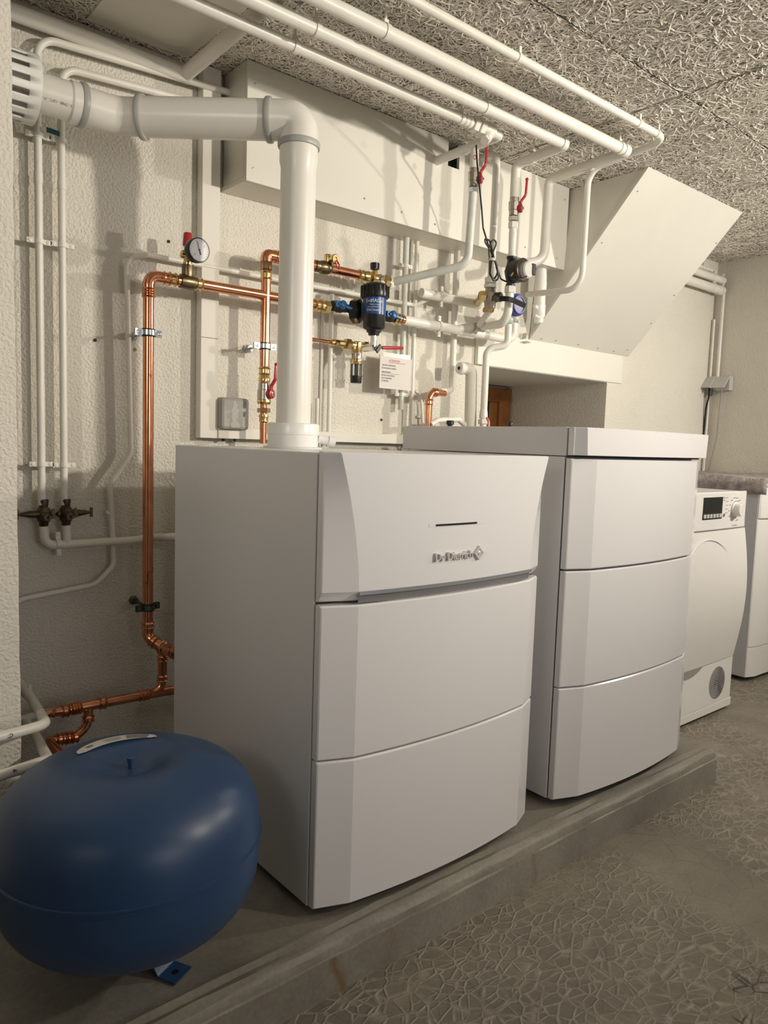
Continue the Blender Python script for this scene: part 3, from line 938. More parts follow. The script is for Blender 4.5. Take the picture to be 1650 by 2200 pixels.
# ---------------------------------------------------------------- tumble dryer
DR = thing('tumble_dryer', (2.49, 1.5, 0.0), 'white tumble dryer with dark display and round knob, partly behind the hot water tank', 'dryer')
dx0, dx1, dyf = 2.19, 2.789, 1.240
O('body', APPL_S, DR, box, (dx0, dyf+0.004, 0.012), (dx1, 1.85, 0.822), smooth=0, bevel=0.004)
def dr_front(bm, z0, z1, n=16):
    prof = []
    def off(z):   # bulging front
        if z > 0.70: return 0.006
        if z < 0.20: return 0.0
        u = (z-0.20)/(0.50)
        return 0.028*math.sin(math.pi*min(1, max(0, u)))**1.0 + 0.006*u
    rows = []
    for k in range(n+1):
        z = z0+(z1-z0)*k/n
        o_ = off(z)
        rows.append([bm.verts.new(c) for c in ((dx0, dyf+0.004, z), (dx0+0.004, dyf-o_, z), (dx0+0.15, dyf-o_-0.004, z), (dx1-0.15, dyf-o_-0.004, z), (dx1-0.004, dyf-o_, z), (dx1, dyf+0.004, z))])
    for A, B in zip(rows[:-1], rows[1:]):
        for j in range(5): bm.faces.new((A[j], A[j+1], B[j+1], B[j]))
        bm.faces.new((A[5], A[0], B[0], B[5]))
    bm.faces.new(rows[0][::-1]); bm.faces.new(rows[-1])
O('door_panel', APPL, DR, dr_front, 0.203, 0.688, smooth=30)
O('control_panel', APPL, DR, dr_front, 0.691, 0.824, 4, smooth=30, bevel=0.004)
O('base_panel', APPL, DR, dr_front, 0.045, 0.200, 2, smooth=30)
O('kick_strip', APPL, DR, box, (dx0, dyf-0.004, 0.012), (dx1, dyf+0.004, 0.043), smooth=0, bevel=0.002)
def door_ring(bm):
    pts = []
    for k in range(25):
        a = math.pi*0.27 + math.pi*0.60*k/24
        x = 2.49 + 0.205*math.cos(a); z = 0.455 + 0.205*math.sin(a)*1.0
        u = (z-0.20)/0.5
        y = dyf - (0.028*math.sin(math.pi*min(1,max(0,u))) + 0.006*u) - 0.006
        pts.append((x, y, z))
    sweep(bm, pts, lambda i, n: circ(0.0026*math.sin(math.pi*min(0.97, (i+0.6)/n)), 8))
O('door_rim', APPL, DR, door_ring, smooth=60)
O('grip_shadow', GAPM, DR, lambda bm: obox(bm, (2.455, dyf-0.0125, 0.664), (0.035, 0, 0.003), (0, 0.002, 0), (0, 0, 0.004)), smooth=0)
def crescent(bm):
    top, bot = [], []
    for k in range(13):
        x = 2.33 + 0.22*k/12; u = k/12
        top.append(bm.verts.new((x, dyf-0.0052, 0.2035))); bot.append(bm.verts.new((x, dyf-0.0052, 0.2030-0.030*4*u*(1-u))))
    for k in range(12): bm.faces.new((top[k], bot[k], bot[k+1], top[k+1]))
O('lint_recess', mat('recess_grey', (0.32, 0.31, 0.30), 0.4), DR, crescent, smooth=0)
O('display', GLASS_D, DR, lambda bm: (obox(bm, (2.522, dyf-0.0105, 0.779), (0.068, 0, 0), (0, 0.001, 0), (0, 0, 0.0275)), obox(bm, (2.522, dyf-0.0103, 0.7405), (0.069, 0, 0), (0, 0.001, 0), (0, 0, 0.0105))), smooth=0)
for k in range(6):
    O('button', GREYLT, DR, lambda bm: obox(bm, (2.467+k*0.0222, dyf-0.0122, 0.7415), (0.0088, 0, 0), (0, 0.001, 0), (0, 0, 0.0068)), smooth=0, bevel=0.0008)
O('start_button', CHROME, DR, lambda bm: lathe(bm, (2.607, dyf-0.009, 0.742), (0,-1,0), [(0,0.0065),(0.003,0.0065),(0.004,0.004),(0.004,0)], 16))
kb = O('knob', APPL, DR, lambda bm: lathe(bm, (2.691, dyf-0.009, 0.758), (0,-1,0), [(0,0.030),(0.004,0.030),(0.005,0.024),(0.024,0.022),(0.026,0.020),(0.026,0)], 28))
O('knob_ring', CHROME, kb, lambda bm: lathe(bm, (2.691, dyf-0.0085, 0.758), (0,-1,0), [(0,0.0325),(0.003,0.0325),(0.003,0.029)], 28))
def ticks(bm):
    for k in range(12):
        a = math.radians(-60+k*27)
        for q in range(1):
            x = 2.691+0.046*math.cos(a); z = 0.758+0.044*math.sin(a)
            obox(bm, (x, dyf-0.0102, z), (0.007, 0, 0), (0, 0.0003, 0), (0, 0, 0.0012))
    for k in range(5): obox(bm, (2.625, dyf-0.0102, 0.803-k*0.0135), (0.008, 0, 0), (0, 0.0003, 0), (0, 0, 0.001))
    obox(bm, (2.695, dyf-0.0102, 0.7015), (0.018, 0, 0), (0, 0.0003, 0), (0, 0, 0.0013))
    obox(bm, (2.603, dyf-0.0102, 0.803), (0.006, 0, 0), (0, 0.0003, 0), (0, 0, 0.0016)); obox(bm, (2.603, dyf-0.0102, 0.794), (0.006, 0, 0), (0, 0.0003, 0), (0, 0, 0.0016))
O('panel_print', mat('grey_lettering', (0.25, 0.25, 0.26), 0.6), DR, ticks, smooth=0)
def grille(bm):
    cx_, cz_ = 2.665, 0.1205
    for q in range(11):
        r = 0.006+q*0.0052
        n = max(6, int(2*math.pi*r/0.0075))
        for k in range(n):
            a = 2*math.pi*(k+0.5*(q%2))/n
            if abs(math.sin(a)) < 0.0: continue
            x, z = cx_+r*math.cos(a), cz_+r*math.sin(a)
            t_ = V((-math.sin(a), 0, math.cos(a)))*0.0028; nn = V((math.cos(a), 0, math.sin(a)))*0.0012
            obox(bm, (x, dyf-0.0043, z), t_, (0, 0.0004, 0), nn)
O('vent_grille', GAPM, DR, grille, smooth=0)['kind'] = 'stuff'

# ---------------------------------------------------------------- washing machine with fleece on top
WM = thing('washing_machine', (3.455, 1.6, 0.0), 'white front-loading washing machine at the right edge with a grey fleece on top', 'washing machine')
wx0, wx1, wyf = 3.156, 3.752, 1.346
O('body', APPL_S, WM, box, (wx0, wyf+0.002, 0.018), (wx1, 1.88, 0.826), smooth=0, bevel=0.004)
def wm_part(bm, z0, z1, out=0.0):
    prof = [(wx0, wyf+0.004), (wx0+0.004, wyf-0.001-out), (wx0+0.045, wyf-0.016-out), (wx0+0.30, wyf-0.026-out), (wx1-0.045, wyf-0.016-out), (wx1-0.004, wyf-0.001-out), (wx1, wyf+0.004)]
    a = [bm.verts.new((x, y, z0)) for x, y in prof]; b = [bm.verts.new((x, y, z1)) for x, y in prof]
    for i in range(len(prof)): bm.faces.new((a[i], a[(i+1)%len(prof)], b[(i+1)%len(prof)], b[i]))
    bm.faces.new(a[::-1]); bm.faces.new(b)
O('front_panel', APPL, WM, wm_part, 0.150, 0.690, smooth=20, bevel=0.001)
O('kick_panel', APPL, WM, wm_part, 0.020, 0.1475, smooth=20, bevel=0.001)
O('control_panel', APPL, WM, wm_part, 0.6925, 0.822, 0.004, smooth=20, bevel=0.006)
O('top', APPL, WM, box, (wx0-0.002, wyf-0.012, 0.8265), (wx1, 1.88, 0.845), smooth=0, bevel=0.006)
O('door', APPL, WM, lambda bm: lathe(bm, (3.455, wyf-0.022, 0.45), (0,-1,0), [(0,0.165),(0.014,0.160),(0.022,0.135),(0.016,0.125),(0.016,0)], 40))
O('porthole', GLASS_D, WM, lambda bm: lathe(bm, (3.455, wyf-0.036, 0.45), (0,-1,0), [(0,0.122),(0.012,0.10),(0.020,0.06),(0.022,0)], 32))
for fx in (wx0+0.05, wx1-0.05):
    for fy in (wyf+0.05, 1.83): O('foot', BLACK_M, WM, cyl, (fx, fy, 0.0), (fx, fy, 0.02), 0.022)
def fleece(bm):
    nx, ny = 34, 30
    rnd = random.Random(11)
    g = []
    for i in range(nx+1):
        row = []
        for j in range(ny+1):
            u, v = i/nx, j/ny
            x = wx0 - 0.062 + u*0.66
            y = 1.318 + v*0.55 + 0.02*u*(1-v)
            z = 0.860 + 0.004*math.sin(9*x+3*y) + 0.004*math.sin(17*y) + rnd.uniform(-0.0012, 0.0012)
            if x < wx0-0.004:
                dpt = (wx0-0.004-x)
                z = 0.858 - dpt*1.0 - 0.004
                x = wx0-0.012 - dpt*0.10 + 0.004*math.sin(14*y)
            row.append(bm.verts.new((x, y, z)))
        g.append(row)
    for i in range(nx):
        for j in range(ny): bm.faces.new((g[i][j], g[i+1][j], g[i+1][j+1], g[i][j+1]))
fc = O('fleece_blanket', FELT, None, fleece, smooth=80)
so = fc.modifiers.new('thick', 'SOLIDIFY'); so.thickness = 0.013; so.offset = -1
tag(fc, 'mottled grey fleece spread over the washing machine, hanging down its left side', 'blanket')

# ---------------------------------------------------------------- pipe building blocks
def base_of(pts):
    p = min((V(q) for q in pts), key=lambda q: q.z)
    return (p.x, p.y, p.z)
def pipe(label, pts, r, bend=0.03, m=None, cat='pipe', name='water_pipe', group=None, seg=16):
    t = thing(name, base_of(pts), label, cat, group)
    O('tube', m or PIPE_W, t, tube, pts, r, bend, seg=seg, smooth=50)
    return t
def wall_clip(t, p, r, yw=YW, m=None, axis=(0,0,1), name='clip'):
    """two-part pipe clip with side ears and a stud back to the wall"""
    p = V(p); ax = V(axis).normalized(); side = ax.cross(V((0,1,0))).normalized()
    def f(bm):
        lathe(bm, p-ax*0.0055, ax, [(0, r), (0, r+0.0026), (0.011, r+0.0026), (0.011, r)], 20)
        for s in (-1, 1):
            obox(bm, p+side*s*(r+0.0095), side*0.0085, ax*0.0055, V((0,0.0035,0)))
            lathe(bm, p+side*s*(r+0.011)+V((0,-0.0035,0)), (0,-1,0), [(0,0.0045),(0.0015,0.004),(0.002,0.0015),(0.0008,0)], 10)
        cyl(bm, p+V((0, r, 0)), (p.x, yw-0.001, p.z), 0.0045, 10)
    return O(name, m or PIPE_W, t, f)
def hanger(t, p, r, m=None, rod=0.0032):
    """strap round a ceiling pipe with a rod up to the ceiling"""
    p = V(p)
    def f(bm):
        lathe(bm, p-V((0.006,0,0)), (1,0,0), [(0, r), (0, r+0.0022), (0.012, r+0.0022), (0.012, r)], 20)
        cyl(bm, p+V((0,0,r)), (p.x, p.y, ZC+0.004), rod, 8)
        obox(bm, p+V((0,0,r+0.005)), (0.006,0,0), (0,0.004,0), (0,0,0.005))
    return O('hanger', m or PIPE_W, t, f)
def lever(t, p, axis, up, length, m=RED, w=0.013, kink=0.012, label=None):
    """quarter-turn lever: hub at p facing along axis, arm running along up"""
    p, ax, u = V(p), V(axis).normalized(), V(up).normalized()
    def f(bm):
        lathe(bm, p, ax, [(0, 0.0125), (0.004, 0.0135), (0.011, 0.0125), (0.012, 0.0095), (0.012, 0)], 20)
        pts = [p+ax*0.006+u*0.004, p+ax*0.007+u*0.022, p+ax*(0.008+kink)+u*0.040, p+ax*(0.009+kink)+u*(length-0.012), p+ax*(0.009+kink)+u*length]
        def sec(i, n):
            k = 1.0 if i < n-1 else 0.7
            return circ(0.5, 10, 0.0075*k, w*k)
        sweep(bm, fillet(pts, 0.012, 4), sec, up=ax)
        sphere(bm, p+ax*(0.009+kink)+u*(length-0.003), w*0.42, 12)
    h = O('lever', m, t, f, smooth=60, label=label)
    O('lever_nut', CHROME, h, lambda bm: (lathe(bm, p+ax*0.0115, ax, [(0,0.0068),(0.003,0.0068),(0.0035,0.004),(0.0035,0)], 6), cyl(bm, p+ax*0.014, p+ax*0.0175, 0.003, 10)), smooth=20)
    return h
def nut(bm, p, ax, r, half, mi=0):
    p, ax = V(p), V(ax).normalized()
    lathe(bm, p-ax*half, ax, [(0, r*0.9), (half*0.15, r), (half*1.85, r), (half*2, r*0.9)], 6, mi)
def unit(a, b): return (V(b)-V(a)).normalized()
def on(a, b, u): return V(a).lerp(V(b), u)

# ---------------------------------------------------------------- white pipes on the left of the long wall
xa = (0.5104, 1.8650, 1.3076)[0]; ra = 0.01717/2
pA = pipe('white wall pipe nearest the pier, rising from a bronze tap then bending right',
     [(xa,1.865,(0.5106, 1.8650, 0.7850)[2]), (xa,1.865,(0.5155, 1.8650, 1.8344)[2]+0.004), (0.9994, 1.8650, 1.8681)], ra, 0.045)
for z in ((0.5133, 1.8650, 1.6254)[2], (0.5108, 1.8650, 1.3921)[2], (0.5054, 1.8650, 0.8820)[2]): wall_clip(pA, (xa,1.865,z), ra)
O('sleeve', PIPE_W, pA, cyl, (xa,1.865,(0.5121, 1.8650, 1.5203)[2]), (xa,1.865,(0.5124, 1.8650, 1.5439)[2]), ra+0.0012)
xb = (0.5614, 1.8650, 1.3158)[0]
pB = pipe('second white wall pipe from the pier, above the tap pointing right',
     [(xb,1.865,(0.5647, 1.8650, 0.7834)[2]), (xb,1.865,(0.5651, 1.8650, 1.7872)[2]+0.003), (0.9700, 1.8650, 1.8179)], ra, 0.040)
for z in ((0.5639, 1.8650, 1.6281)[2], (0.5620, 1.8650, 1.3935)[2], (0.5611, 1.8650, 0.8801)[2]): wall_clip(pB, (xb,1.865,z), ra)
O('sleeve', PIPE_W, pB, cyl, (xb,1.865,(0.5630, 1.8650, 1.5188)[2]), (xb,1.865,(0.5631, 1.8650, 1.5377)[2]), ra+0.0012)
tg = O('name_tag', TEAL, pA, lambda bm: obox(bm, (0.5392, 1.8500, 1.6375), (0.014,0,-0.001), (0,0.001,0), (0,0,0.0055)), smooth=0)
tg['label'] = 'small dark teal tag'
zt = (0.5111, 1.8600, 0.7644)[2]
def tap(x, side, label):
    t = thing('drain_tap', (x, 1.865, zt-0.03), label, 'tap', 'bronze drain taps')
    O('body', BRONZE, t, lambda bm: (lathe(bm, (x,1.865,zt-0.032), (0,0,1), [(0,0.0095),(0.010,0.0105),(0.016,0.0150),(0.040,0.0150),(0.046,0.0115),(0.048,0.0095),(0.062,0.0115),(0.066,0.0105)], 20),
        lathe(bm, (x,1.865,zt-0.006), (0,-1,0), [(0,0.012),(0.022,0.011),(0.026,0.008),(0.032,0.008)], 16), sphere(bm, (x-0.017*side,1.862,zt-0.002), 0.008)))
    O('spout', BRONZE, t, lambda bm: lathe(bm, (x+side*0.010,1.862,zt-0.001), (side,0,0.02), [(0,0.007),(0.006,0.0085),(0.020,0.0085),(0.030,0.0065),(0.040,0.0045),(0.045,0.0030),(0.052,0.0030)], 14))
    O('wing_handle', BRONZE, t, lambda bm: (cyl(bm, (x+side*0.052,1.862,zt), (x+side*0.060,1.862,zt), 0.0035, 10), obox(bm, (x+side*0.059,1.862,zt), (0.0028,0,0), (0,0.003,0), (0,0,0.0115))))
    O('key', BRONZE, t, lambda bm: (cyl(bm, (x+0.004,1.833,zt-0.006), (x+0.004,1.822,zt-0.006), 0.004, 10), obox(bm, (x+0.010,1.823,zt+0.004), (0.0035,0,0.0015), (0,0.002,0), (-0.002,0,0.011))))
tap(xa+0.004, -1, 'dark bronze drain tap on the pipe nearest the pier, arm pointing left')
tap(xb+0.004, 1, 'dark bronze drain tap on the second pipe, arm pointing right')
rc = ra*1.22
zm = (0.5360, 1.8650, 0.6876)[2]
pC = pipe('white connecting pipe under the two bronze taps, running right behind the boiler',
     [(xa+0.004,1.865,zt-0.030), (xa+0.006,1.865,zm), (0.7431, 1.8650, 0.6875), (0.7617, 1.8500, 0.6931), (0.7867, 1.8500, 0.6929), (1.05,1.852,(0.8328, 1.8500, 0.6902)[2])], rc, [0.03,0.02,0.01,0.02])
O('branch', PIPE_W, pC, tube, [(xb+0.004,1.865,zt-0.030), (xb+0.006,1.865,zm)], rc*0.95)
wall_clip(pC, (0.5467, 1.8650, 0.6903), rc, axis=(1,0,0.05))
rk = 0.0068
pD = pipe('thin cream conduit snaking from behind the pier up to the copper fittings',
     [(0.4368, 1.8750, 0.5471), (0.4689, 1.8730, 0.5617), (0.6375, 1.8730, 0.5796), (0.6845, 1.8730, 0.6242), (0.6743, 1.8730, 0.8324), (0.7278, 1.8730, 0.9090), (0.7171, 1.8730, 1.3917), (0.7682, 1.8730, 1.4111), (1.1589, 1.8730, 1.4107), (1.6867, 1.8730, 1.4140), (1.7407, 1.8600, 1.4444), (1.7315, 1.8400, 1.4617)],
     rk, [0.02,0.05,0.035,0.045,0.045,0.035,0.03,0.02,0.03,0.02], cat='conduit', name='electric_conduit')
O('coupling', PIPE_W, pD, cyl, (0.6736, 1.8730, 0.7618), (0.6755, 1.8800, 0.7516), rk+0.0015)

# big plastered pipe in the wall and ceiling corner with its branch across the ceiling
zE = (0.6337, 1.8620, 1.8688)[2]
pE = thing('plastered_pipe', (0.45, 1.86, zE), 'plastered-over pipe in the corner between wall and ceiling, branching forward', 'pipe')
O('tube', SMOOTH, pE, tube, [(0.30,1.862,zE+0.003), ((0.8634, 1.8620, 1.8845)[0]+0.01,1.862,zE)], 0.0185, seg=20)
O('branch', SMOOTH, pE, tube, [((0.8634, 1.8620, 1.8845)[0],1.858,zE+0.002), ((0.8634, 1.8620, 1.8845)[0]+0.006,1.30,zE+0.018)], 0.0175, seg=20)
O('fillet', SMOOTH, pE, box, (0.62, 1.50, ZC-0.005), ((0.8634, 1.8620, 1.8845)[0]+0.01, 1.87, ZC-0.001), smooth=0, bevel=0.002)

# ---------------------------------------------------------------- copper run 1 with gauge, feeding the filter
rcu = 0.02653/2
x1 = (0.7433, 1.8000, 0.9980)[0]
zc1 = (0.7738, 1.8000, 1.3453)[2]
zb1 = (0.7453, 1.8000, 0.4657)[2]
endc = (1.2556, 1.8000, 1.3440)
C1 = thing('copper_pipe', (x1, 1.80, zb1), 'tall copper pipe left of the boiler, bending right through the gauge to the filter', 'pipe')
O('tube', COPPER, C1, tube, [(x1,1.80,zb1+0.01), (x1,1.80,zc1), (endc[0],1.80,zc1)], rcu, 0.026, seg=24, smooth=50)
def cu_elbow(t, a, c, b, r, bend=0.024, m=None):
    a, c, b = V(a), V(c), V(b)
    o = O('elbow', m or COPPER, t, tube, [a, c, b], r+0.0012, bend, seg=24, smooth=50)
    O('bead', m or COPPER, t, collar, a+(c-a).normalized()*0.004, (c-a), r, 0.009)
    O('bead', m or COPPER, t, collar, b+(c-b).normalized()*0.004, (c-b), r, 0.009)
    return o
cu_elbow(C1, (x1,1.80,zc1-0.048), (x1,1.80,zc1), (x1+0.048,1.80,zc1), rcu)
O('bead', COPPER, C1, collar, (x1,1.80,zc1-0.038), (0,0,1), rcu, 0.009)
O('coupling', BRASS, C1, collar, (x1+0.062,1.80,zc1), (1,0,0), rcu, 0.011, 0.0028)
# tee body with gauge and red safety cap
gx = (0.8447, 1.8000, 1.3522)[0]
TE = thing('safety_group', (gx, 1.80, zc1), 'brass safety group with a round pressure gauge and red cap on the copper pipe', 'gauge')
O('tee', BRASS_DK, TE, lambda bm: (lathe(bm, (gx-0.022,1.80,zc1), (1,0,0), [(0,rcu*1.02),(0.002,rcu+0.004),(0.010,rcu+0.005),(0.034,rcu+0.005),(0.042,rcu+0.003),(0.044,rcu*1.02)], 24),
   lathe(bm, (gx,1.80,zc1+0.008), (0,0,1), [(0,0.012),(0.012,0.0145),(0.030,0.0145),(0.032,0.0155),(0.034,0.0155),(0.035,0.011)], 24)))
O('coupling', BRASS, TE, collar, (gx+0.030,1.80,zc1), (1,0,0), rcu, 0.010, 0.0025)
O('body', BRASS, TE, lambda bm: (lathe(bm, (gx,1.80,zc1+0.042), (0,0,1), [(0,0.0105),(0.006,0.0115),(0.012,0.0095),(0.018,0.0120),(0.034,0.0120),(0.038,0.009),(0.052,0.009)], 20), lathe(bm, (gx+0.002,1.80,zc1+0.065), (-1,0.1,0.1), [(0,0.010),(0.018,0.010),(0.02,0.007)], 16),
   cyl(bm, (gx,1.80,zc1+0.068), (gx+0.016,1.742,zc1+0.074), 0.007, 12)))
O('safety_cap', RED, TE, lambda bm: lathe(bm, (gx,1.80,zc1+0.088), (0,0,1), [(0,0.0125),(0.004,0.0130),(0.030,0.0108),(0.032,0.0095),(0.032,0)], 20), label='red cap')
GC = V((0.8392, 1.7350, 1.4109)); ga = V((-0.30,-1.0,0.02)).normalized()
ga = V((0.08,-1.0,-0.05)).normalized()
gr = 0.05908/2
gs = O('gauge_case', BLACK, TE, lambda bm: lathe(bm, GC-ga*0.012, ga, [(0,gr*0.55),(0.0,gr*0.97),(0.002,gr),(0.020,gr),(0.022,gr*0.97),(0.022,gr*0.90),(0.019,gr*0.89)], 40))
fc_ = GC+ga*0.0085
O('dial', GAUGE_F, gs, lambda bm: lathe(bm, fc_, ga, [(0,gr*0.90),(0.0005,gr*0.90),(0.0005,0)], 40))
gd, gu, gw = basis(ga)
gw = V((0,0,1)) - ga*ga.z; gw.normalize(); gu = gw.cross(ga)*-1
gu = V((1,0,0)) - ga*ga.x; gu.normalize()
def dialm(bm):
    for k in range(19):
        a = math.radians(-45+k*15)
        dr = gu*math.cos(a)+gw*math.sin(a)
        obox(bm, fc_+ga*0.0009+dr*gr*0.78, dr*gr*0.06, (gu*-math.sin(a)+gw*math.cos(a))*0.0003, ga*0.0001)
O('scale', INK, gs, dialm, smooth=0)
def needle(bm):
    a = math.radians(112); dr = gu*math.cos(a)+gw*math.sin(a); pr = gu*-math.sin(a)+gw*math.cos(a)
    obox(bm, fc_+ga*0.0016+dr*gr*0.28, dr*gr*0.42, pr*0.0005, ga*0.0002)
    obox(bm, fc_+ga*0.0016-dr*gr*0.25, dr*gr*0.14, pr*0.0012, ga*0.0002)
    lathe(bm, fc_+ga*0.001, ga, [(0,0.0022),(0.0015,0.002),(0.0015,0)], 12)
O('needle', INK, gs, needle, smooth=0)
for q in range(1, 5):
    a = math.radians(225-(q-1)*62)
    text_mesh('numeral', str(q-1), INK, gs, fc_+ga*0.0009+(gu*math.cos(a)+gw*math.sin(a))*gr*0.56-gu*0.0012-gw*0.0015, gu, gw, 0.0052, 0.00005)

# standoff pipe clamps with rubber lining
def standoff(label, p, r, rod=True, m=ZINC, swing=0.0):
    p = V(p)
    t = thing('pipe_clamp', (p.x, YW, p.z), label, 'pipe clamp', 'rubber-lined clamps on the copper pipes')
    ax = V((0,0,1)); sd_ = V((math.cos(swing), math.sin(swing), 0)); fr = V((-math.sin(swing), math.cos(swing), 0))
    O('rubber_lining', BLACK_M, t, lambda bm: lathe(bm, p-ax*0.0095, ax, [(0, r+0.0002), (0, r+0.0022), (0.019, r+0.0022), (0.019, r+0.0002)], 24))
    O('band', m, t, lambda bm: lathe(bm, p-ax*0.0062, ax, [(0, r+0.0024), (0, r+0.0044), (0.0124, r+0.0044), (0.0124, r+0.0024)], 24))
    for s in (-1, 1):
        e = O('ear', m, t, lambda bm: (obox(bm, p+sd_*s*(r+0.0125)-fr*0.0025, sd_*0.0090, ax*0.0085, fr*0.0010), obox(bm, p+sd_*s*(r+0.0125)+fr*0.0025, sd_*0.0090, ax*0.0085, fr*0.0010)), smooth=0, bevel=0.0006)
        O('screw', m, e, lambda bm: lathe(bm, p+sd_*s*(r+0.0130)-fr*0.0035, -fr, [(0,0.0052),(0.002,0.0048),(0.0026,0.002),(0.001,0)], 14))
    if rod:
        O('rod', m, t, lambda bm: (cyl(bm, p+V((0,r+0.004,0)), (p.x, YW-0.002, p.z), 0.004, 12), lathe(bm, (p.x, YW-0.0225, p.z), (0,1,0), [(0,0.0085),(0.010,0.0085),(0.012,0.012),(0.0205,0.012)], 6)))
    return t
standoff('shiny clamp on the tall left copper pipe near its top', (x1,1.80,(0.7422, 1.8000, 1.2076)[2]), rcu)
standoff('dull clamp low on the tall left copper pipe', (x1,1.80,(0.7428, 1.8000, 0.5239)[2]), rcu, m=mat('dull_steel', (0.12,0.14,0.13), 0.35, 0.9, var=0.3, vscale=80), swing=0.25)

# lower copper branch going behind the boiler and down to the vessel
yR = 1.765
CL = thing('copper_pipe', (0.4697, 1.7000, 0.2629), 'lower copper pipework with tees and elbows behind the blue vessel', 'pipe')
pb = V((x1,1.80,zb1+0.012)); 
t1 = V((0.7675, 1.7650, 0.4220)); t2 = V((0.7834, 1.7200, 0.4183)); t3 = (0.83, 1.655, t2.z-0.004)
O('elbow', COPPER, CL, tube, [pb, (x1,1.80,zb1-0.020), t1], rcu+0.0015, 0.024, seg=22, smooth=50)
for q in (pb, on((x1,1.80,zb1-0.020), t1, 0.45)): O('bead', COPPER, CL, collar, q, (0,0,1) if q is pb else t1-V((x1,1.80,zb1-0.02)), rcu+0.001, 0.008)
O('tee', COPPER, CL, tube, [on((x1,1.80,zb1-0.020), t1, 0.5), t1, t2, t3], rcu+0.001, 0.012, seg=22, smooth=50)
for u in (0.1, 0.95): O('bead', COPPER, CL, collar, on(t1, t2, u), t2-t1, rcu+0.001, 0.008)
dz = V((0.7605, 1.7650, 0.3385)); r2 = 0.02243/2
ru = V((0.7204, 1.7650, 0.3087)); le = V((0.5192, 1.7650, 0.3096))
rl = 0.02394/2
O('drop', COPPER, CL, tube, [t1-V((0,0,0.004)), (t1.x,1.765,dz.z-0.03), (ru.x-0.015,1.765,ru.z)], r2, 0.030, seg=20, smooth=50)
for q in (V((t1.x,1.765,t1.z-0.026)), V((t1.x,1.765,dz.z+0.006))): O('bead', COPPER, CL, collar, q, (0,0,1), r2, 0.008)
O('run', COPPER, CL, tube, [(0.86,1.765,ru.z-0.004), ru, le], rl, 0.0, seg=22, smooth=50)
for u in (-0.02, 0.03): O('bead', COPPER, CL, collar, on(ru, le, u), ru-le, rl, 0.009)
for px_ in ((0.6162, 1.7650, 0.3097), (0.5572, 1.7650, 0.3094), (0.5508, 1.7650, 0.3096), (0.5297, 1.7650, 0.3085)): O('bead', COPPER, CL, collar, px_, ru-le, rl+0.001, 0.009)
tt_ = V((0.5831, 1.7650, 0.3085)); t4 = V((0.5807, 1.7650, 0.2597)); t5 = V((0.5504, 1.7650, 0.2403)); t6 = V((0.4939, 1.7650, 0.2448)); t7 = V((0.4679, 1.6000, 0.2565)); t7 = V((t7.x, 1.42, t7.z-0.05))
O('branch', COPPER, CL, tube, [tt_, t4, t5, t6], r2, [0.035,0.02], seg=20, smooth=50)
for q, dd in ((V((0.5819, 1.7650, 0.2790)), V((0,0,1))), (on(t5,t6,0.0), t6-t5), (on(t5,t6,0.30), t6-t5), (on(t5,t6,0.42), t6-t5), (on(t5,t6,0.62), t6-t5)): O('bead', COPPER, CL, collar, q, dd, r2, 0.008, 0.003)
O('vessel_feed', COPPER, CL, tube, [on(t5,t6,0.8), t6, (t6.x+0.03,1.50,t6.z-0.075), (0.44,1.33,t6.z-0.13)], r2, 0.02, seg=20, smooth=50)
wl = pipe('white pipe joining the lower copper run from behind the pier', [le+V((0.02,0,0)), (0.4926, 1.7800, 0.3074), (0.4452, 1.8000, 0.2959), (0.4175, 1.8000, 0.2943)], 0.0085, 0.02)
O('joint', COPPER, wl, lambda bm: lathe(bm, le, (-1,0,0), [(0,rl),(0.012,0.010),(0.016,0.0125),(0.02,0.010),(0.034,0.0088)], 18))
# marked white pipes crossing in front of the pier
rw = 0.0098
w1 = pipe('white pipe with a hand-drawn arrow mark crossing the foot of the pier, upper one', [(0.2691, 1.4200, 0.4113), (0.3404, 1.4350, 0.4074), (0.4010, 1.4500, 0.4056), (0.4332, 1.6600, 0.3807), (0.4481, 1.8400, 0.3727)], rw, [0.02,0.038,0.02])
w2 = pipe('white pipe with a hand-drawn arrow mark near the vessel, lower one', [(0.2565, 1.3600, 0.3632), (0.3188, 1.3800, 0.3584), (0.3954, 1.4200, 0.3481), (0.4221, 1.6000, 0.3268), (0.4591, 1.8400, 0.2802)], rw, [0.02,0.035,0.02])
w1c = O('clip', PIPE_W, w1, lambda bm: (lathe(bm, (0.4407, 1.7400, 0.3748), unit((0.4332, 1.6600, 0.3807), (0.4481, 1.8400, 0.3727)), [(0,rw),(0,rw+0.002),(0.010,rw+0.002),(0.010,rw)], 18), obox(bm, (0.4466, 1.7400, 0.3843), (0.003,0,0), (0,0.003,0), (0,0,0.010))))
def mark(t, c, size, flip):
    c = V(c)
    def f(bm):
        s = size
        def st(a, b):
            p, q = c+V((a[0]*s, 0, a[1]*s)), c+V((b[0]*s, 0, b[1]*s))
            sweep(bm, [p, q], circ(0.0007, 6))
        if flip:
            st((-0.9,-0.5), (-0.3,-0.9)); st((-0.3,-0.9), (0.9,0.0)); st((0.9,0.0), (0.6,0.8)); st((0.6,0.8), (-0.3,0.9))
        else:
            st((-0.8,0.9), (-0.4,-0.9)); st((-0.8,0.9), (0.9,0.3)); st((-0.8,0.9), (0.5,-0.5))
    O('ink_mark', INK, t, f, smooth=0)
m1 = V((0.3314, 1.4300, 0.4094)); m2 = V((0.3253, 1.3750, 0.3645))
mark(w1, m1+V((0,-rw-0.0005,0)), 0.0042, True)
mark(w2, m2+V((0,-rw-0.0005,0)), 0.0042, False)

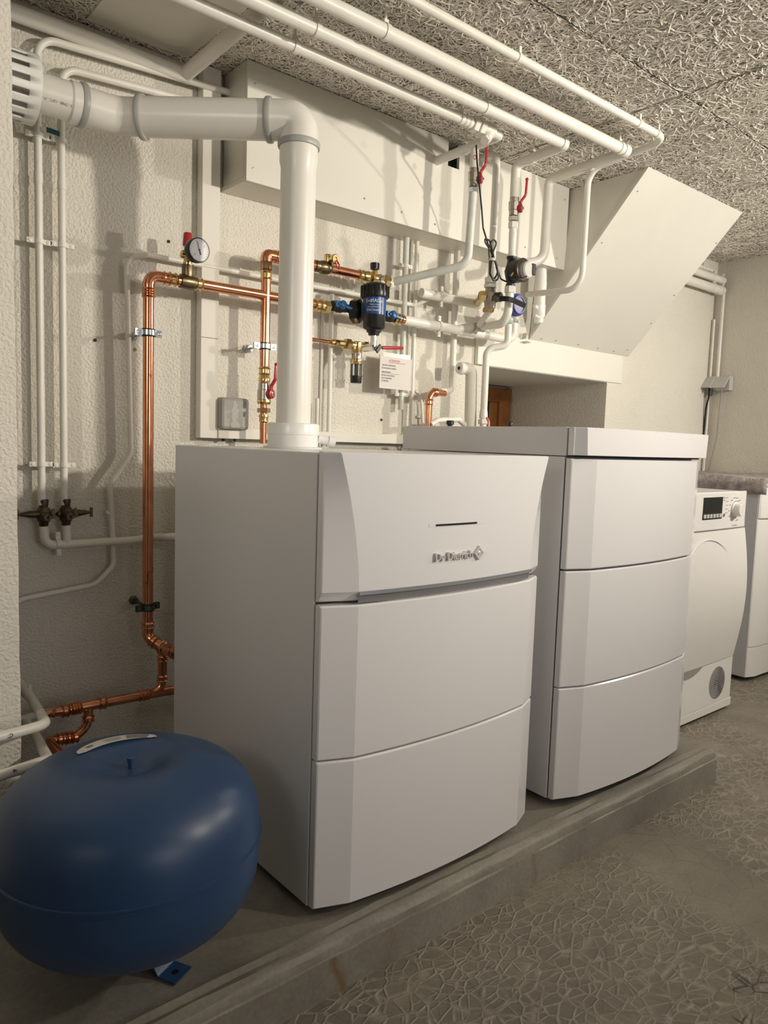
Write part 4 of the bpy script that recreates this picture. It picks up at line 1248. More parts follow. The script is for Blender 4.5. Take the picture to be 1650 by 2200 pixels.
# ---------------------------------------------------------------- copper run 2 beside the flue
x2 = (1.0719, 1.8000, 1.2024)[0]; zt2 = (1.0757, 1.8000, 1.4522)[2]
zb2 = 0.945
C2 = thing('copper_pipe', (x2, 1.80, zb2), 'copper pipe just left of the flue, rising through a red-handled valve and bending right', 'pipe')
e2 = V((1.3980, 1.8000, 1.4550))
O('tube', COPPER, C2, tube, [(x2,1.80,(1.0721, 1.8000, 1.1205)[2]), (x2,1.80,zt2), (e2.x,1.80,zt2)], rcu, 0.02, seg=24, smooth=50)
O('lower_tube', COPPER, C2, tube, [(x2-0.001,1.80,zb2), (x2-0.001,1.80,zt2-0.30)], rcu*0.72, seg=20, smooth=50)
O('elbow', COPPER, C2, tube, [(x2,1.80,zt2-0.018), (x2,1.80,zt2+0.001), (x2+0.050,1.80,zt2+0.001)], rcu+0.0030, 0.022, seg=24, smooth=50)
for q in (0.030, 0.045, 0.056): O('bead', COPPER, C2, collar, (x2+q,1.80,zt2+0.001), (1,0,0), rcu+0.0015, 0.006)
O('angled_adapter', BRASS_DK, C2, lambda bm: lathe(bm, (x2,1.80,zt2-0.040), (0,0,1), [(0,0.0155),(0.002,0.0165),(0.004,0.0145),(0.022,0.0155),(0.026,0.012)], 6), smooth=20)
O('coupling', BRASS, C2, collar, (x2,1.80,zt2-0.052), (0,0,1), rcu, 0.012, 0.0025)
zv = (1.0742, 1.8000, 1.0865)[2]
BVt = thing('ball_valve', (x2, 1.80, zv-0.05), 'ball valve with a long red lever low on the copper pipe left of the flue', 'valve', 'red-handled ball valves')
O('press_sleeve', BRASS, BVt, lambda bm: (collar(bm, (x2,1.80,(1.0731, 1.8000, 1.1433)[2]), (0,0,1), rcu, 0.011, 0.0028), lathe(bm, (x2,1.80,(1.0737, 1.8000, 1.1118)[2]), (0,0,1), [(0,0.0155),(0.006,0.0165),(0.010,0.0160),(0.016,0.0145),(0.020,rcu)], 24)))
O('body', NICKEL, BVt, lambda bm: (lathe(bm, (x2,1.80,zv-0.022), (0,0,1), [(0,0.0165),(0.001,0.0185),(0.026,0.0185),(0.028,0.0165),(0.044,0.0165),(0.046,0.0145)], 24)))
O('union_nut', BRASS, BVt, lambda bm: (lathe(bm, (x2,1.80,zv-0.034), (0,0,1), [(0,0.0170),(0.006,0.0195),(0.012,0.0185)], 24), nut(bm, (x2,1.80,(1.0752, 1.8000, 1.0357)[2]), (0,0,1), 0.0180, 0.0065), lathe(bm, (x2,1.80,(1.0759, 1.8000, 1.0025)[2]), (0,0,1), [(0,rcu*0.75),(0.003,0.0125),(0.012,0.0120),(0.016,0.0135),(0.022,0.0125)], 24)), smooth=25)
lever(BVt, (x2+0.006,1.783,zv-0.006), (0.35,-1,0), (0.02,0,1), 0.082, label='red lever')
standoff('bright clamp with a bolt to the wall on the copper pipe left of the flue', (x2,1.80,(1.0718, 1.8000, 1.2099)[2]), rcu)
# horizontal part right of the flue: drain cock, air vent
zr = zt2
dv = thing('drain_cock', (1.2751, 1.8000, 1.4583), 'small brass drain cock with a red seal tag on the upper copper pipe', 'valve')
xv = (1.2748, 1.8000, 1.4661)[0]
O('body', BRASS_DK, dv, lambda bm: (lathe(bm, (xv-0.045,1.80,zr), (1,0,0), [(0,rcu+0.003),(0.010,rcu+0.0035),(0.014,rcu+0.002),(0.024,rcu+0.006),(0.044,rcu+0.006),(0.052,rcu+0.002),(0.056,rcu)], 24)))
O('neck', BRASS, dv, lambda bm: (lathe(bm, (xv+0.002,1.80,zr+0.008), (0,0,1), [(0,0.012),(0.012,0.012),(0.026,0.0135),(0.030,0.013),(0.031,0.008)], 20), lathe(bm, (xv+0.004,1.79,zr+0.022), (0.1,-1,0), [(0,0.011),(0.012,0.014),(0.020,0.0145),(0.022,0.012),(0.022,0.006),(0.019,0.005),(0.019,0)], 24)))
O('seal_tag', RED, dv, lambda bm: tube(bm, [(xv+0.006,1.765,zr+0.018), (xv+0.014,1.762,zr+0.006), (xv+0.016,1.764,zr-0.006), (xv+0.010,1.766,zr-0.002), (xv+0.004,1.765,zr+0.010)], 0.0022, 0.004, seg=8), label='red loop tag')
av = thing('air_separator', (1.4506, 1.8000, 1.4416), 'brass air vent body with a black cap, ending the upper copper pipe', 'valve')
xw = (1.4502, 1.8000, 1.4499)[0]
O('coupling', BRASS, av, lambda bm: (collar(bm, (e2.x-0.002,1.80,zr), (1,0,0), rcu, 0.010, 0.0028), lathe(bm, (e2.x+0.008,1.80,zr), (1,0,0), [(0,0.015),(0.010,0.017),(0.016,0.017),(0.017,0.012)], 24)))
O('body', BRASS, av, lambda bm: (lathe(bm, (xw-0.020,1.80,zr), (1,0,0), [(0,0.0155),(0.004,0.0185),(0.010,0.0170),(0.016,0.0145),(0.032,0.0150),(0.040,0.0165)], 24), lathe(bm, (xw-0.001,1.80,zr+0.010), (0,0,1), [(0,0.009),(0.010,0.0085),(0.018,0.0060)], 16)))
O('vent_cap', BLACK, av, lambda bm: lathe(bm, (xw-0.001,1.80,zr+0.026), (0,0,1), [(0,0.0125),(0.001,0.0138),(0.018,0.0145),(0.019,0.0135),(0.019,0)], 12), label='black ribbed cap')
O('coin', CHROME, av, lambda bm: lathe(bm, (xw+0.020,1.786,zr-0.002), (0.25,-1,0), [(0,0.0125),(0.003,0.0125),(0.003,0)], 16))
un = V((xw+0.040,1.80,zr-0.004))
O('union_nut', BRASS, av, lambda bm: (nut(bm, un, (1,0,-0.05), 0.0215, 0.009),), smooth=20)
O('union_ring', NICKEL, av, lambda bm: lathe(bm, un+V((0.010,0,0)), (1,-0.1,-0.05), [(0,0.0195),(0.006,0.0195),(0.008,0.0165)], 24))

# magnetic filter
fx_, fy_ = (1.4005, 1.7350, 1.3660)[0], 1.735
MF = thing('magnetic_filter', (fx_, fy_, (1.4051, 1.7350, 1.2523)[2]), 'black magnetic filter canister with a blue printed label', 'filter')
ztp = (1.3985, 1.7350, 1.4177)[2]; zbt = (1.4026, 1.7350, 1.2696)[2]
mm_ = 0.00137
def canister(bm):
    H = ztp-zbt
    lathe(bm, (fx_, fy_, zbt), (0,0,1), [(0,0.010),(0.002,0.016),(0.010,0.0175),(0.0105,0.0215),(0.0165,0.0225),(0.020,0.030),(0.024,0.0328),(H-0.03,0.0335)], 40)
O('canister', BLACK, MF, canister)
def capring(bm):
    prof = [(0,0.034),(0.0,0.0395),(0.004,0.041),(0.030,0.0405),(0.038,0.036),(0.042,0.028),(0.043,0)]
    lathe(bm, (fx_, fy_, ztp-0.040), (0,0,1), prof, 40)
    for k in range(20):
        a = 2*math.pi*k/20
        obox(bm, (fx_+0.041*math.cos(a), fy_+0.041*math.sin(a), ztp-0.022), V((math.cos(a),math.sin(a),0))*0.0016, V((-math.sin(a),math.cos(a),0))*0.0022, (0,0,0.015))
O('screw_cap', BLACK, MF, capring)
zl0, zl1 = (1.4020, 1.7350, 1.3287)[2], (1.4000, 1.7350, 1.3779)[2]
lbb = O('label', BLUE_LBL, MF, lambda bm: lathe(bm, (fx_, fy_, zl0), (0,0,1), [(0,0.0337),(0,0.0341),(zl1-zl0,0.0341),(zl1-zl0,0.0337)], 48), label='blue printed label')
def bend_can(z0, a0):
    def f(x, y, z):
        a = a0 + x/0.0343
        return Vector((fx_+(0.0343+z)*math.cos(a), fy_+(0.0343+z)*math.sin(a), z0+y))
    return f
a_c = math.atan2(-fy_, -fx_)
def lbl(body, z0, size, sx=1.0, ext=0.0001, off=0.0):
    text_mesh('lettering', body, WHITE_T, lbb, (0,0,0), (1,0,0), (0,0,1), size, ext, align='CENTER', bend=bend_can(z0, a_c+off), sx=sx)
hL = zl1-zl0
lbl('Evo', zl0+hL*0.66, 0.0150, 0.92, 0.00005, -0.50)
lbl('MAG', zl0+hL*0.66, 0.0150, 0.90, 0.0004, 0.06)
lbl('ic', zl0+hL*0.66, 0.0130, 0.92, 0.00005, 0.60)
lbl('Made in Italy', zl0+hL*0.50, 0.0058)
lbl('www.pettinaroli.com', zl0+hL*0.37, 0.0052)
lbl('PETTINAROLI', zl0+hL*0.16, 0.0072, 0.85, off=0.08)
def ringlogo(bm):
    c0 = bend_can(zl0+hL*0.23, a_c-0.62)
    pts = [c0(0.0036*math.cos(t), 0.0036*math.sin(t), 0.0002) for t in np.linspace(0, 2*math.pi, 15)[:-1]]
    sweep(bm, pts, circ(0.0004, 5), closed=True)
    sweep(bm, [c0(0.001,0.0022,0.0002), c0(-0.0012,0,0.0002), c0(0.001,-0.0022,0.0002)], circ(0.0004, 5))
O('roundel', WHITE_T, lbb, ringlogo, smooth=0)
zh = (1.3787, 1.7950, 1.3456)[2]
O('connector_disc', BLACK, MF, lambda bm: (lathe(bm, ((1.3822, 1.7950, 1.3474)[0]+0.0,1.795,zh), (0.45,-0.9,0), [(-0.014,0.030),(-0.012,0.036),(0.010,0.036),(0.016,0.030),(0.020,0.020)], 8), lathe(bm, ((1.3822, 1.7950, 1.3474)[0]-0.03,1.798,zh+0.003), (1,0,0), [(0,0.012),(0.03,0.014),(0.12,0.014),(0.16,0.012)], 20)), smooth=25)
def blue_cock(label, p):
    p = V(p)
    t = thing('isolating_valve', p, label, 'valve', 'blue-levered isolating valves')
    O('body', BLACK_M, t, lambda bm: lathe(bm, p+V((-0.026,0,0)), (1,0,-0.01), [(0,0.0135),(0.004,0.0150),(0.014,0.0150),(0.020,0.0170),(0.034,0.0170),(0.040,0.0140),(0.052,0.0135)], 20))
    O('knob', BLUE_V, t, lambda bm: (lathe(bm, p+V((0,-0.014,0.003)), (0.1,-1,0.1), [(0,0.0125),(0.010,0.0125),(0.014,0.009),(0.015,0)], 20), obox(bm, p+V((0.008,-0.020,0.0)), (0.024,0.0,-0.004), (0,0.0045,0), (0.0007,0,0.0035)), obox(bm, p+V((-0.010,-0.014,0.004)), (0.014,0,0), (0,0.006,0), (0,0,0.009))), bevel=0.001, label='blue thumb lever')
    return t
bc1 = blue_cock('blue-levered isolating valve left of the magnetic filter', (1.3186, 1.8000, 1.3501))
bc2 = blue_cock('blue-levered isolating valve right of the magnetic filter', (1.5121, 1.8000, 1.3472))
lf = thing('press_fitting', (1.2523, 1.8000, 1.3435), 'shiny brass press fitting left of the magnetic filter, next to the flue', 'fitting')
pz = V((1.2556, 1.8000, 1.3440))
O('sleeve', BRASS, lf, lambda bm: (collar(bm, (pz.x-0.014,1.80,pz.z), (1,0,0), rcu+0.001, 0.010, 0.003), lathe(bm, (pz.x-0.004,1.80,pz.z), (1,0,0), [(0,0.0165),(0.010,0.0165),(0.014,0.0145)], 24)))
O('nut', BRASS, lf, nut, (pz.x+0.018,1.80,pz.z-0.001), (1,0,0), 0.0185, 0.009, smooth=20)
rf = thing('press_fitting', (1.5505, 1.8000, 1.3437), 'brass press fitting right of the magnetic filter where the white pipe begins', 'fitting')
pz2 = V((1.5427, 1.8000, 1.3455))
O('sleeve', BRASS, rf, lambda bm: (lathe(bm, (pz2.x-0.012,1.80,pz2.z), (1,0,0), [(0,0.016),(0.008,0.0165),(0.012,0.0145)], 24), collar(bm, (pz2.x+0.010,1.80,pz2.z), (1,0,0), rcu, 0.009, 0.0028)))
O('copper_stub', COPPER, rf, cyl, (pz2.x+0.018,1.80,pz2.z-0.001), (pz2.x+0.030,1.80,pz2.z-0.001), rcu+0.0005)
# white continuation
h2e = V((2.0725, 1.8000, 1.3435)); h2s = V((pz2.x+0.028,1.80,pz2.z-0.001))
H2 = pipe('white pipe running right from the magnetic filter to the blue meter', [h2s, (h2e.x,1.80,h2s.z-0.004)], 0.03035/2, 0.0, seg=20)
wall_clip(H2, ((1.7267, 1.8000, 1.3482)[0],1.80,h2s.z-0.001), 0.03035/2, axis=(1,0,0))
O('elbow', PIPE_W, H2, tube, [(h2e.x-0.05,1.80,h2s.z-0.003), (h2e.x+0.025,1.80,h2s.z-0.004), (h2e.x+0.025,1.80,h2s.z+0.09)], 0.0155, 0.03, seg=20)
h1s = V((1.6750, 1.8350, 1.4481)); h1e = V((1.9409, 1.8200, 1.4497))
H1 = pipe('white wall pipe running right into the valve with the black lever', [(h1s.x,1.835,h1s.z), (h1e.x,1.825,h1s.z-0.002)], 0.03105/2, 0.0, seg=20)
wall_clip(H1, ((1.7635, 1.8300, 1.4456)[0],1.832,h1s.z), 0.03105/2, axis=(1,0,0))

# ---------------------------------------------------------------- thin copper line, drain funnel, notice
rt3 = 0.01101/2
c3s = V((1.2045, 1.8400, 1.2560)); c3e = V((1.3238, 1.8400, 1.2518))
c3z = c3e.z
C3 = pipe('thin copper pipe right of the flue leading to the drain funnel', [(c3s.x,1.84,c3z), (c3e.x,1.84,c3z)], rt3, 0, COPPER, seg=14)
O('coupling', BRASS, C3, lambda bm: (collar(bm, (c3e.x+0.004,1.84,c3z), (1,0,0), rt3+0.002, 0.008, 0.002), nut(bm, (c3e.x+0.020,1.84,c3z), (1,0,0), 0.010, 0.007), cyl(bm, (c3e.x+0.026,1.84,c3z), (c3e.x+0.046,1.84,c3z), 0.0105)), smooth=25)
tx = (1.4206, 1.8400, 1.2526)[0]
DF = thing('drain_funnel', (tx, 1.84, (1.4247, 1.8400, 1.1426)[2]), 'brass backflow valve with a black caged drain funnel hanging below', 'valve')
O('body', BRASS, DF, lambda bm: (nut(bm, (tx-0.036,1.84,c3z), (1,0,0), 0.0175, 0.009), lathe(bm, (tx-0.028,1.84,c3z), (1,0,0), [(0,0.011),(0.014,0.0115),(0.022,0.014),(0.040,0.014),(0.046,0.011),(0.054,0.011)], 20), nut(bm, (tx+0.032,1.84,c3z), (1,0,0), 0.0165, 0.008),
   lathe(bm, (tx,1.84,c3z+0.012), (0,0,-1), [(0,0.012),(0.004,0.0165),(0.034,0.0165),(0.036,0.0155)], 24), lathe(bm, (tx-0.016,1.84,c3z-0.004), (0.55,0,-1), [(0,0.010),(0.025,0.010)], 16)), smooth=30)
zz = c3z-0.022
O('sleeve', NICKEL, DF, cyl, (tx,1.84,zz), (tx,1.84,zz-0.020), 0.0158, 24)
O('ring', BRASS, DF, lambda bm: lathe(bm, (tx,1.84,zz-0.019), (0,0,-1), [(0,0.0165),(0.003,0.0192),(0.014,0.0192),(0.016,0.018)], 28))
def cage(bm):
    z0 = zz-0.034; z1 = z0-0.036
    for k in range(6):
        a = 2*math.pi*(k+0.1)/6
        obox(bm, (tx+0.0168*math.cos(a), 1.84+0.0168*math.sin(a), (z0+z1)/2), V((math.cos(a),math.sin(a),0))*0.0010, V((-math.sin(a),math.cos(a),0))*0.0020, (0,0,0.019))
    lathe(bm, (tx,1.84,z1), (0,0,-1), [(0,0.0165),(0,0.0195),(0.002,0.0195),(0.003,0.0178),(0.021,0.0172),(0.022,0.0165),(0.022,0.0)], 28)
    cyl(bm, (tx,1.84,z0), (tx,1.84,z1), 0.0022, 8)
O('cage', BLACK, DF, cage)
# small drain lever under the filter
lx = (1.4110, 1.7350, 1.2381)[0]; lz = (1.4110, 1.7350, 1.2381)[2]
DL = thing('drain_valve', (lx, 1.735, lz), 'small chrome drain valve with a horizontal red handle below the filter', 'valve')
O('body', CHROME, DL, lambda bm: (cyl(bm, (fx_,fy_,zbt+0.004), (fx_,fy_,lz), 0.0095, 16), lathe(bm, (fx_,1.742,lz), (0.2,-1,0.1), [(-0.03,0.010),(0.004,0.012),(0.010,0.0120),(0.014,0.009),(0.014,0)], 20)))
O('black_wing', BLACK, DL, lambda bm: obox(bm, (lx-0.006,1.716,lz-0.006), (0.008,0,0.010), (0,0.003,0), (0.004,0,-0.004)), smooth=0, bevel=0.001)
ha, hb = V((lx+0.012,1.722,lz-0.001)), V((1.5171, 1.7350, 1.2464))
O('handle', RED, DL, lambda bm: (sweep(bm, [ha, on(ha,hb,0.3), on(ha,hb,0.34), on(ha,hb,0.96), hb], lambda i, n: circ(0.5, 10, 0.010 if i < 4 else 0.007, 0.006 if i < 4 else 0.004), up=(0,0,1))), smooth=50, label='red handle')
# notice in a plastic sleeve
na, nb_, nc = V((1.5104, 1.8350, 1.2286)), V((1.6444, 1.8350, 1.2342)), V((1.5125, 1.8350, 1.1316))
nx = V((nb_.x-na.x, 0, 0)); nh = na.z-nc.z
SG = thing('notice', (na.x+nx.x/2, 1.835, nc.z), 'handwritten warning notice in a clear plastic sleeve hanging under the red handle', 'notice')
CLEAR = mat('clear_sleeve', (0.80, 0.78, 0.74), 0.12, var=0.02, spec=0.6)
O('sheet', PAPER, SG, box, (na.x, 1.8345, na.z-nh), (na.x+nx.x, 1.8355, na.z), smooth=0)
O('sleeve_rim', CLEAR, SG, lambda bm: (box(bm, (na.x-0.001,1.8335,na.z-nh-0.002), (na.x+0.0005,1.8362,na.z+0.004)), box(bm, (na.x+nx.x-0.0005,1.8335,na.z-nh-0.002), (na.x+nx.x+0.001,1.8362,na.z+0.004)), box(bm, (na.x,1.8335,na.z-nh-0.002), (na.x+nx.x,1.8362,na.z-nh)),
   box(bm, (na.x+0.01,1.8338,na.z), (na.x+nx.x-0.008,1.8346,na.z+0.014))), smooth=0)
O('string', mat('string', (0.45,0.42,0.36), 0.8), SG, lambda bm: tube(bm, [(na.x+nx.x*0.45,1.834,na.z+0.012), (na.x+nx.x*0.48,1.82,na.z+0.026), (na.x+nx.x*0.62,1.834,na.z+0.012)], 0.0007, 0.005, seg=6))
def wr(body, u, v, size, m=INK, sx=0.9):
    text_mesh('handwriting', body, m, SG, (na.x+nx.x*u, 1.8342, na.z-nh*v), (1,0,0), (0,0,1), size, 0.00008, sx=sx, font_shear=0.15)
wr('ATTENTION', 0.27, 0.14, 0.0098, INK_R, 0.82)
O('underline', INK_R, SG, lambda bm: (box(bm, (na.x+nx.x*0.26,1.8341,na.z-nh*0.175), (na.x+nx.x*0.78,1.8344,na.z-nh*0.162)),), smooth=0)
wr('-', 0.20, 0.13, 0.0098, INK_R); wr('-', 0.84, 0.13, 0.0098, INK_R)
wr('FAIRE TRES ATTENTION DANS', 0.06, 0.29, 0.0062, sx=0.66)
wr("DE L'EVACUATION DU CHAUFFAGE", 0.05, 0.385, 0.0062, sx=0.60)
wr('PRESSION MAXIMUM :', 0.05, 0.51, 0.0060, sx=0.66)
O('underline', INK, SG, lambda bm: box(bm, (na.x+nx.x*0.05,1.8341,na.z-nh*0.535), (na.x+nx.x*0.60,1.8344,na.z-nh*0.528)), smooth=0)
wr('METTRE LA FLECHE ROUGE', 0.05, 0.62, 0.0066, sx=0.66)
wr('SUR LE MANOMETRE', 0.05, 0.71, 0.0066, sx=0.70)
wr('DE PRESSION.', 0.05, 0.80, 0.0066, sx=0.74)

# ---------------------------------------------------------------- vertical wall pipes
def vert(label, px_top, y, r, ztop, zbot, m=None, clips=(), cat='pipe'):
    t = thing('wall_pipe', (px_top, y, zbot), label, cat)
    O('tube', m or PIPE_W, t, tube, [(px_top, y, zbot), (px_top, y, ztop)], r, seg=14)
    for z in clips: wall_clip(t, (px_top, y, z), r)
    return t
xv1 = (1.6320, 1.8680, 1.4296)[0]
vert('grey-white vertical wall pipe directly behind the hanging notice', xv1, 1.868, 0.01973/2, 1.628, (1.6304, 1.8680, 1.0681)[2], PIPE_G, ((1.6322, 1.8680, 1.1170)[2], (1.6334, 1.8680, 1.5304)[2]))
xv2 = (1.6846, 1.8740, 1.3472)[0]
v2 = vert('slim white vertical wall pipe right of the hanging notice', xv2, 1.874, 0.01547/2, 1.628, 0.93)
xv2b = (1.6707, 1.8840, 1.3465)[0]
vert('very thin white conduit between the two pipes behind the notice', xv2b, 1.884, 0.0038, 1.628, (1.6716, 1.8840, 1.2399)[2], cat='conduit')
xv3 = (1.8598, 1.8620, 1.3675)[0]; z3 = (1.8588, 1.8620, 1.1476)[2]
v3 = thing('wall_pipe', (xv3, 1.862, z3), 'white vertical wall pipe that turns into the copper elbow above the tank casing', 'pipe')
r3 = 0.02253/2
O('tube', PIPE_W, v3, tube, [(xv3,1.862,1.625), (xv3,1.862,z3), ((1.7622, 1.8200, 1.1334)[0],1.82,(1.7622, 1.8200, 1.1334)[2])], r3, 0.022, seg=16)
O('sleeve', PIPE_W, v3, cyl, (xv3,1.862,(1.8594, 1.8620, 1.2165)[2]), (xv3,1.862,(1.8584, 1.8620, 1.2324)[2]), r3+0.0015)
cc = thing('copper_pipe', (1.6978, 1.8000, 1.0160), 'short copper pipe with an elbow rising behind the hot water tank cap', 'pipe')
xc = (1.6949, 1.8000, 1.0707)[0]; zcc = (1.7322, 1.8000, 1.1293)[2]; rcc = 0.02144/2
O('tube', COPPER, cc, tube, [(xc,1.80,0.93), (xc,1.80,zcc), ((1.7791, 1.8150, 1.1344)[0],1.815,zcc)], rcc, 0.028, seg=20, smooth=50)
O('bead', COPPER, cc, collar, (xc,1.80,zcc-0.034), (0,0,1), rcc, 0.010, 0.0025)
O('bead', COPPER, cc, collar, (xc+0.030,1.805,zcc), (1,0,0), rcc, 0.009, 0.0025)
xv4 = (1.3444, 1.8720, 1.1659)[0]
v4 = vert('slim white vertical wall pipe just right of the flue', xv4, 1.872, 0.01420/2, (1.3423, 1.8720, 1.3988)[2], 0.94, None, ((1.3418, 1.8720, 1.3602)[2],))
O('flat_strip', SMOOTH, v4, box, (xv4-0.020,1.892,0.94), (xv4-0.011,1.8985,(1.3289, 1.8720, 1.3859)[2]), smooth=0)
st = thing('capped_pipe_stub', (1.2956, 1.8600, 1.0157), 'short white capped pipe stub on the wall behind the flue socket', 'pipe')
xs_ = (1.2945, 1.8600, 1.0505)[0]
O('tube', PIPE_W, st, tube, [(xs_,1.865,0.96), (xs_,1.865,(1.2953, 1.8600, 1.0838)[2])], 0.0060)
O('strip', PIPE_W, st, box, (xs_-0.018,1.880,0.96), (xs_-0.009,1.8985,(1.2821, 1.8600, 1.0692)[2]), smooth=0)
vv = pipe('thin white conduit curving down to the right behind the copper elbow', [(1.7067, 1.8800, 1.1346), (1.7362, 1.8800, 1.1021), (1.7481, 1.8800, 0.9953)], 0.005, 0.04, cat='conduit', name='electric_conduit')
O('clip', PIPE_W, vv, lambda bm: obox(bm, (1.7416, 1.8900, 1.0505), (0.012,0,0), (0,0.006,0), (0,0,0.004)), smooth=0)
# insulated pipe
IR = 0.04137/2
ip = thing('insulated_pipe', (1.8692, 1.7800, 1.0226), 'thick cream insulated pipe bending down behind the tank cap', 'pipe')
i0 = V((1.8326, 1.8000, 1.2172)); i1 = V((1.9114, 1.8000, 1.2066)); i2x = (1.8772, 1.7800, 1.0800)[0]
O('insulation', mat('cream_insulation', (0.74,0.72,0.63), 0.6, var=0.04), ip, tube, [i0, (i2x+0.002,1.79,i0.z+0.002), (i2x,1.78,0.93)], IR, 0.075, seg=28, smooth=60, n=12)
O('end_cap', PVC_WHITE, ip, lambda bm: (lathe(bm, i0+V((-0.004,0,0)), (1,-0.1,0), [(0,IR*0.45),(0,IR*0.95),(0.010,IR*1.04),(0.014,IR*1.04),(0.016,IR)], 28)))
O('core', BLACK_M, ip, cyl, i0+V((-0.005,0,0)), i0+V((0.002,0,0)), IR*0.30)
sp = pipe('small white hooped pipe just above the tank cap', [(1.6964, 1.7900, 1.0220), (1.7275, 1.7900, 1.0371), (1.8259, 1.7900, 1.0445), (1.8659, 1.7900, 1.0224)], 0.0095, 0.012)
# knobs on top of the tank
for px_, lab_, r_ in (((1.4971, 1.5000, 1.0202), 'black knob on top of the tank cap at its rear left', 0.010), ((1.6957, 1.4500, 1.0230), 'small black cap on top of the tank cap near the middle', 0.007)):
    t = thing('black_knob', (px_[0], px_[1], 1.0087), lab_, 'knob', 'black knobs on the tank cap')
    O('stem', BLACK_M, t, cyl, (px_[0],px_[1],1.0087), (px_[0],px_[1],px_[2]-0.004), r_*0.7, 14)
    O('cap', BLACK, t, lambda bm: lathe(bm, (px_[0],px_[1],px_[2]-0.006), (0,0,1), [(0,r_),(0.001,r_*1.1),(0.010,r_*1.1),(0.012,r_*0.9),(0.012,0)], 16))
pk = O('pink_tube', PINK, None, lambda bm: (tube(bm, [((1.7134, 1.5500, 1.0234)[0],1.55,1.0087), (1.7128, 1.5500, 1.0319), (1.7257, 1.5700, 1.0438)], 0.004, 0.006, seg=10)))
tag(pk, 'short pink tube sticking up from the tank cap', 'tube')

# junction box
jb = thing('junction_box', (1.0126, 1.8600, 0.9845), 'grey junction box on the wall left of the copper pipe, paint flaked white', 'junction box')
j0, j1 = V((0.9676, 1.8500, 0.9766)), V((1.0537, 1.8500, 1.0674))
O('box', GREYBOX, jb, box, (j0.x,1.845,j0.z+0.004), (j1.x,1.8985,j1.z), smooth=0, bevel=0.008)
def flake(bm):
    pts = [(0.45,1.0),(0.50,0.86),(0.58,0.80),(0.56,0.66),(0.66,0.62),(0.60,0.50),(0.62,0.34),(0.52,0.30),(0.70,0.10),(0.68,0.02),(0.36,0.02),(0.30,0.14),(0.40,0.22),(0.34,0.36),(0.38,0.50),(0.32,0.60),(0.40,0.66),(0.42,0.84)]
    W_, H_ = j1.x-j0.x, j1.z-j0.z
    vs = [bm.verts.new((j0.x+W_*(a*0.9+0.03), 1.8446, j0.z+0.008+H_*b*0.9)) for a, b in pts]
    bm.faces.new(vs)
O('paint_patch', mat('pale_flaked_paint', (0.52,0.50,0.46), 0.6, var=0.05), jb, flake, smooth=0)
for q in (0.2, 0.62): O('gland', BLACK, jb, lambda bm: tube(bm, [(j0.x+(j1.x-j0.x)*q,1.875,j0.z+0.006), (j0.x+(j1.x-j0.x)*(q+0.06),1.875,j0.z-0.028)], 0.005, seg=10))
# plug holes in the plaster
for lab_, px_ in (('dark drill hole in the plaster left of the gauge', (0.8378, 1.9000, 1.4612)), ('dark drill hole in the plaster left of the thin conduit', (0.6481, 1.9000, 1.1874)), ('grey wall plug in the plaster between conduit and copper pipe', (0.7503, 1.9000, 1.1753)), ('dark plug hole in the plaster below the notice', (1.5764, 1.9000, 1.0322))):
    o = O('wall_plug', GAPM if 'dark' in lab_ else BRASS_DK, None, lambda bm: lathe(bm, (px_[0],YW+0.001,px_[2]), (0,-1,0), [(0,0.0042),(0.0030,0.0042),(0.0032,0.002),(0.002,0)], 12))
    tag(o, lab_, 'wall plug', 'drill holes and plugs in the plaster')

# ---------------------------------------------------------------- ceiling pipes
def cpipe(label, name, px_pts, r, bend, m=None):
    return pipe(label, px_pts, r, bend, m or PIPE_W, name=name, seg=20)
zA = 1.842
yA = (1.2693, 1.5047, 1.8420)[1]; xA = 1.656; rA = 0.02666/2
PA = thing('ceiling_pipe', (0.6, yA, zA), 'white ceiling pipe nearest the wall, ending in a strainer', 'pipe', 'pipes hung under the ceiling')
O('tube', PIPE_W, PA, tube, [(-0.5,yA,zA), (xA-0.10,yA,zA)], rA, seg=20)
O('return', PIPE_W, PA, tube, [(xA-0.04,yA,zA), (xA,yA,zA), (xA,1.83,zA-0.004)], rA*1.02, 0.012, seg=20)
def strain(bm):
    lathe(bm, (xA-0.150,yA,zA), (1,0,0), [(0,rA+0.001),(0.006,rA+0.003),(0.012,rA+0.001),(0.018,rA+0.004),(0.030,rA+0.002)], 20)
    nut(bm, (xA-0.108,yA,zA), (1,0,0), rA+0.009, 0.010); nut(bm, (xA-0.084,yA,zA), (1,0,0), rA+0.010, 0.010)
    lathe(bm, (xA-0.076,yA,zA), (1,0,0), [(0,rA+0.004),(0.010,rA+0.008),(0.040,rA+0.008),(0.044,rA+0.003)], 20)
    lathe(bm, (xA-0.046,yA,zA-0.004), (-0.62,-0.25,-0.75), [(0,0.015),(0.030,0.016),(0.034,0.013)], 20)
    nut(bm, V((xA-0.046,yA,zA-0.004))+V((-0.62,-0.25,-0.75))*0.040, (-0.62,-0.25,-0.75), 0.014, 0.006)
O('strainer', PIPE_W, PA, strain, smooth=30)
for x in ((0.9609, 1.4966, 1.8420)[0], xA-0.160): hanger(PA, (x,yA,zA), rA)
hanger(PA, (xA,(1.6560, 1.6398, 1.8226)[1],zA-0.002), rA)
zB = 1.848; yB = (1.6129, 1.4243, 1.8480)[1]; xB = 1.854; rB = 0.02953/2; yB2 = (1.8540, 1.6122, 1.7033)[1]
PB = thing('ceiling_pipe', (1.0, yB, zB), 'white ceiling pipe second from the wall, turning down above the pump', 'pipe', 'pipes hung under the ceiling')
zBv = (1.8540, 1.6173, 1.7541)[2]
zv2 = (1.8540, 1.6106, 1.7087)[2]
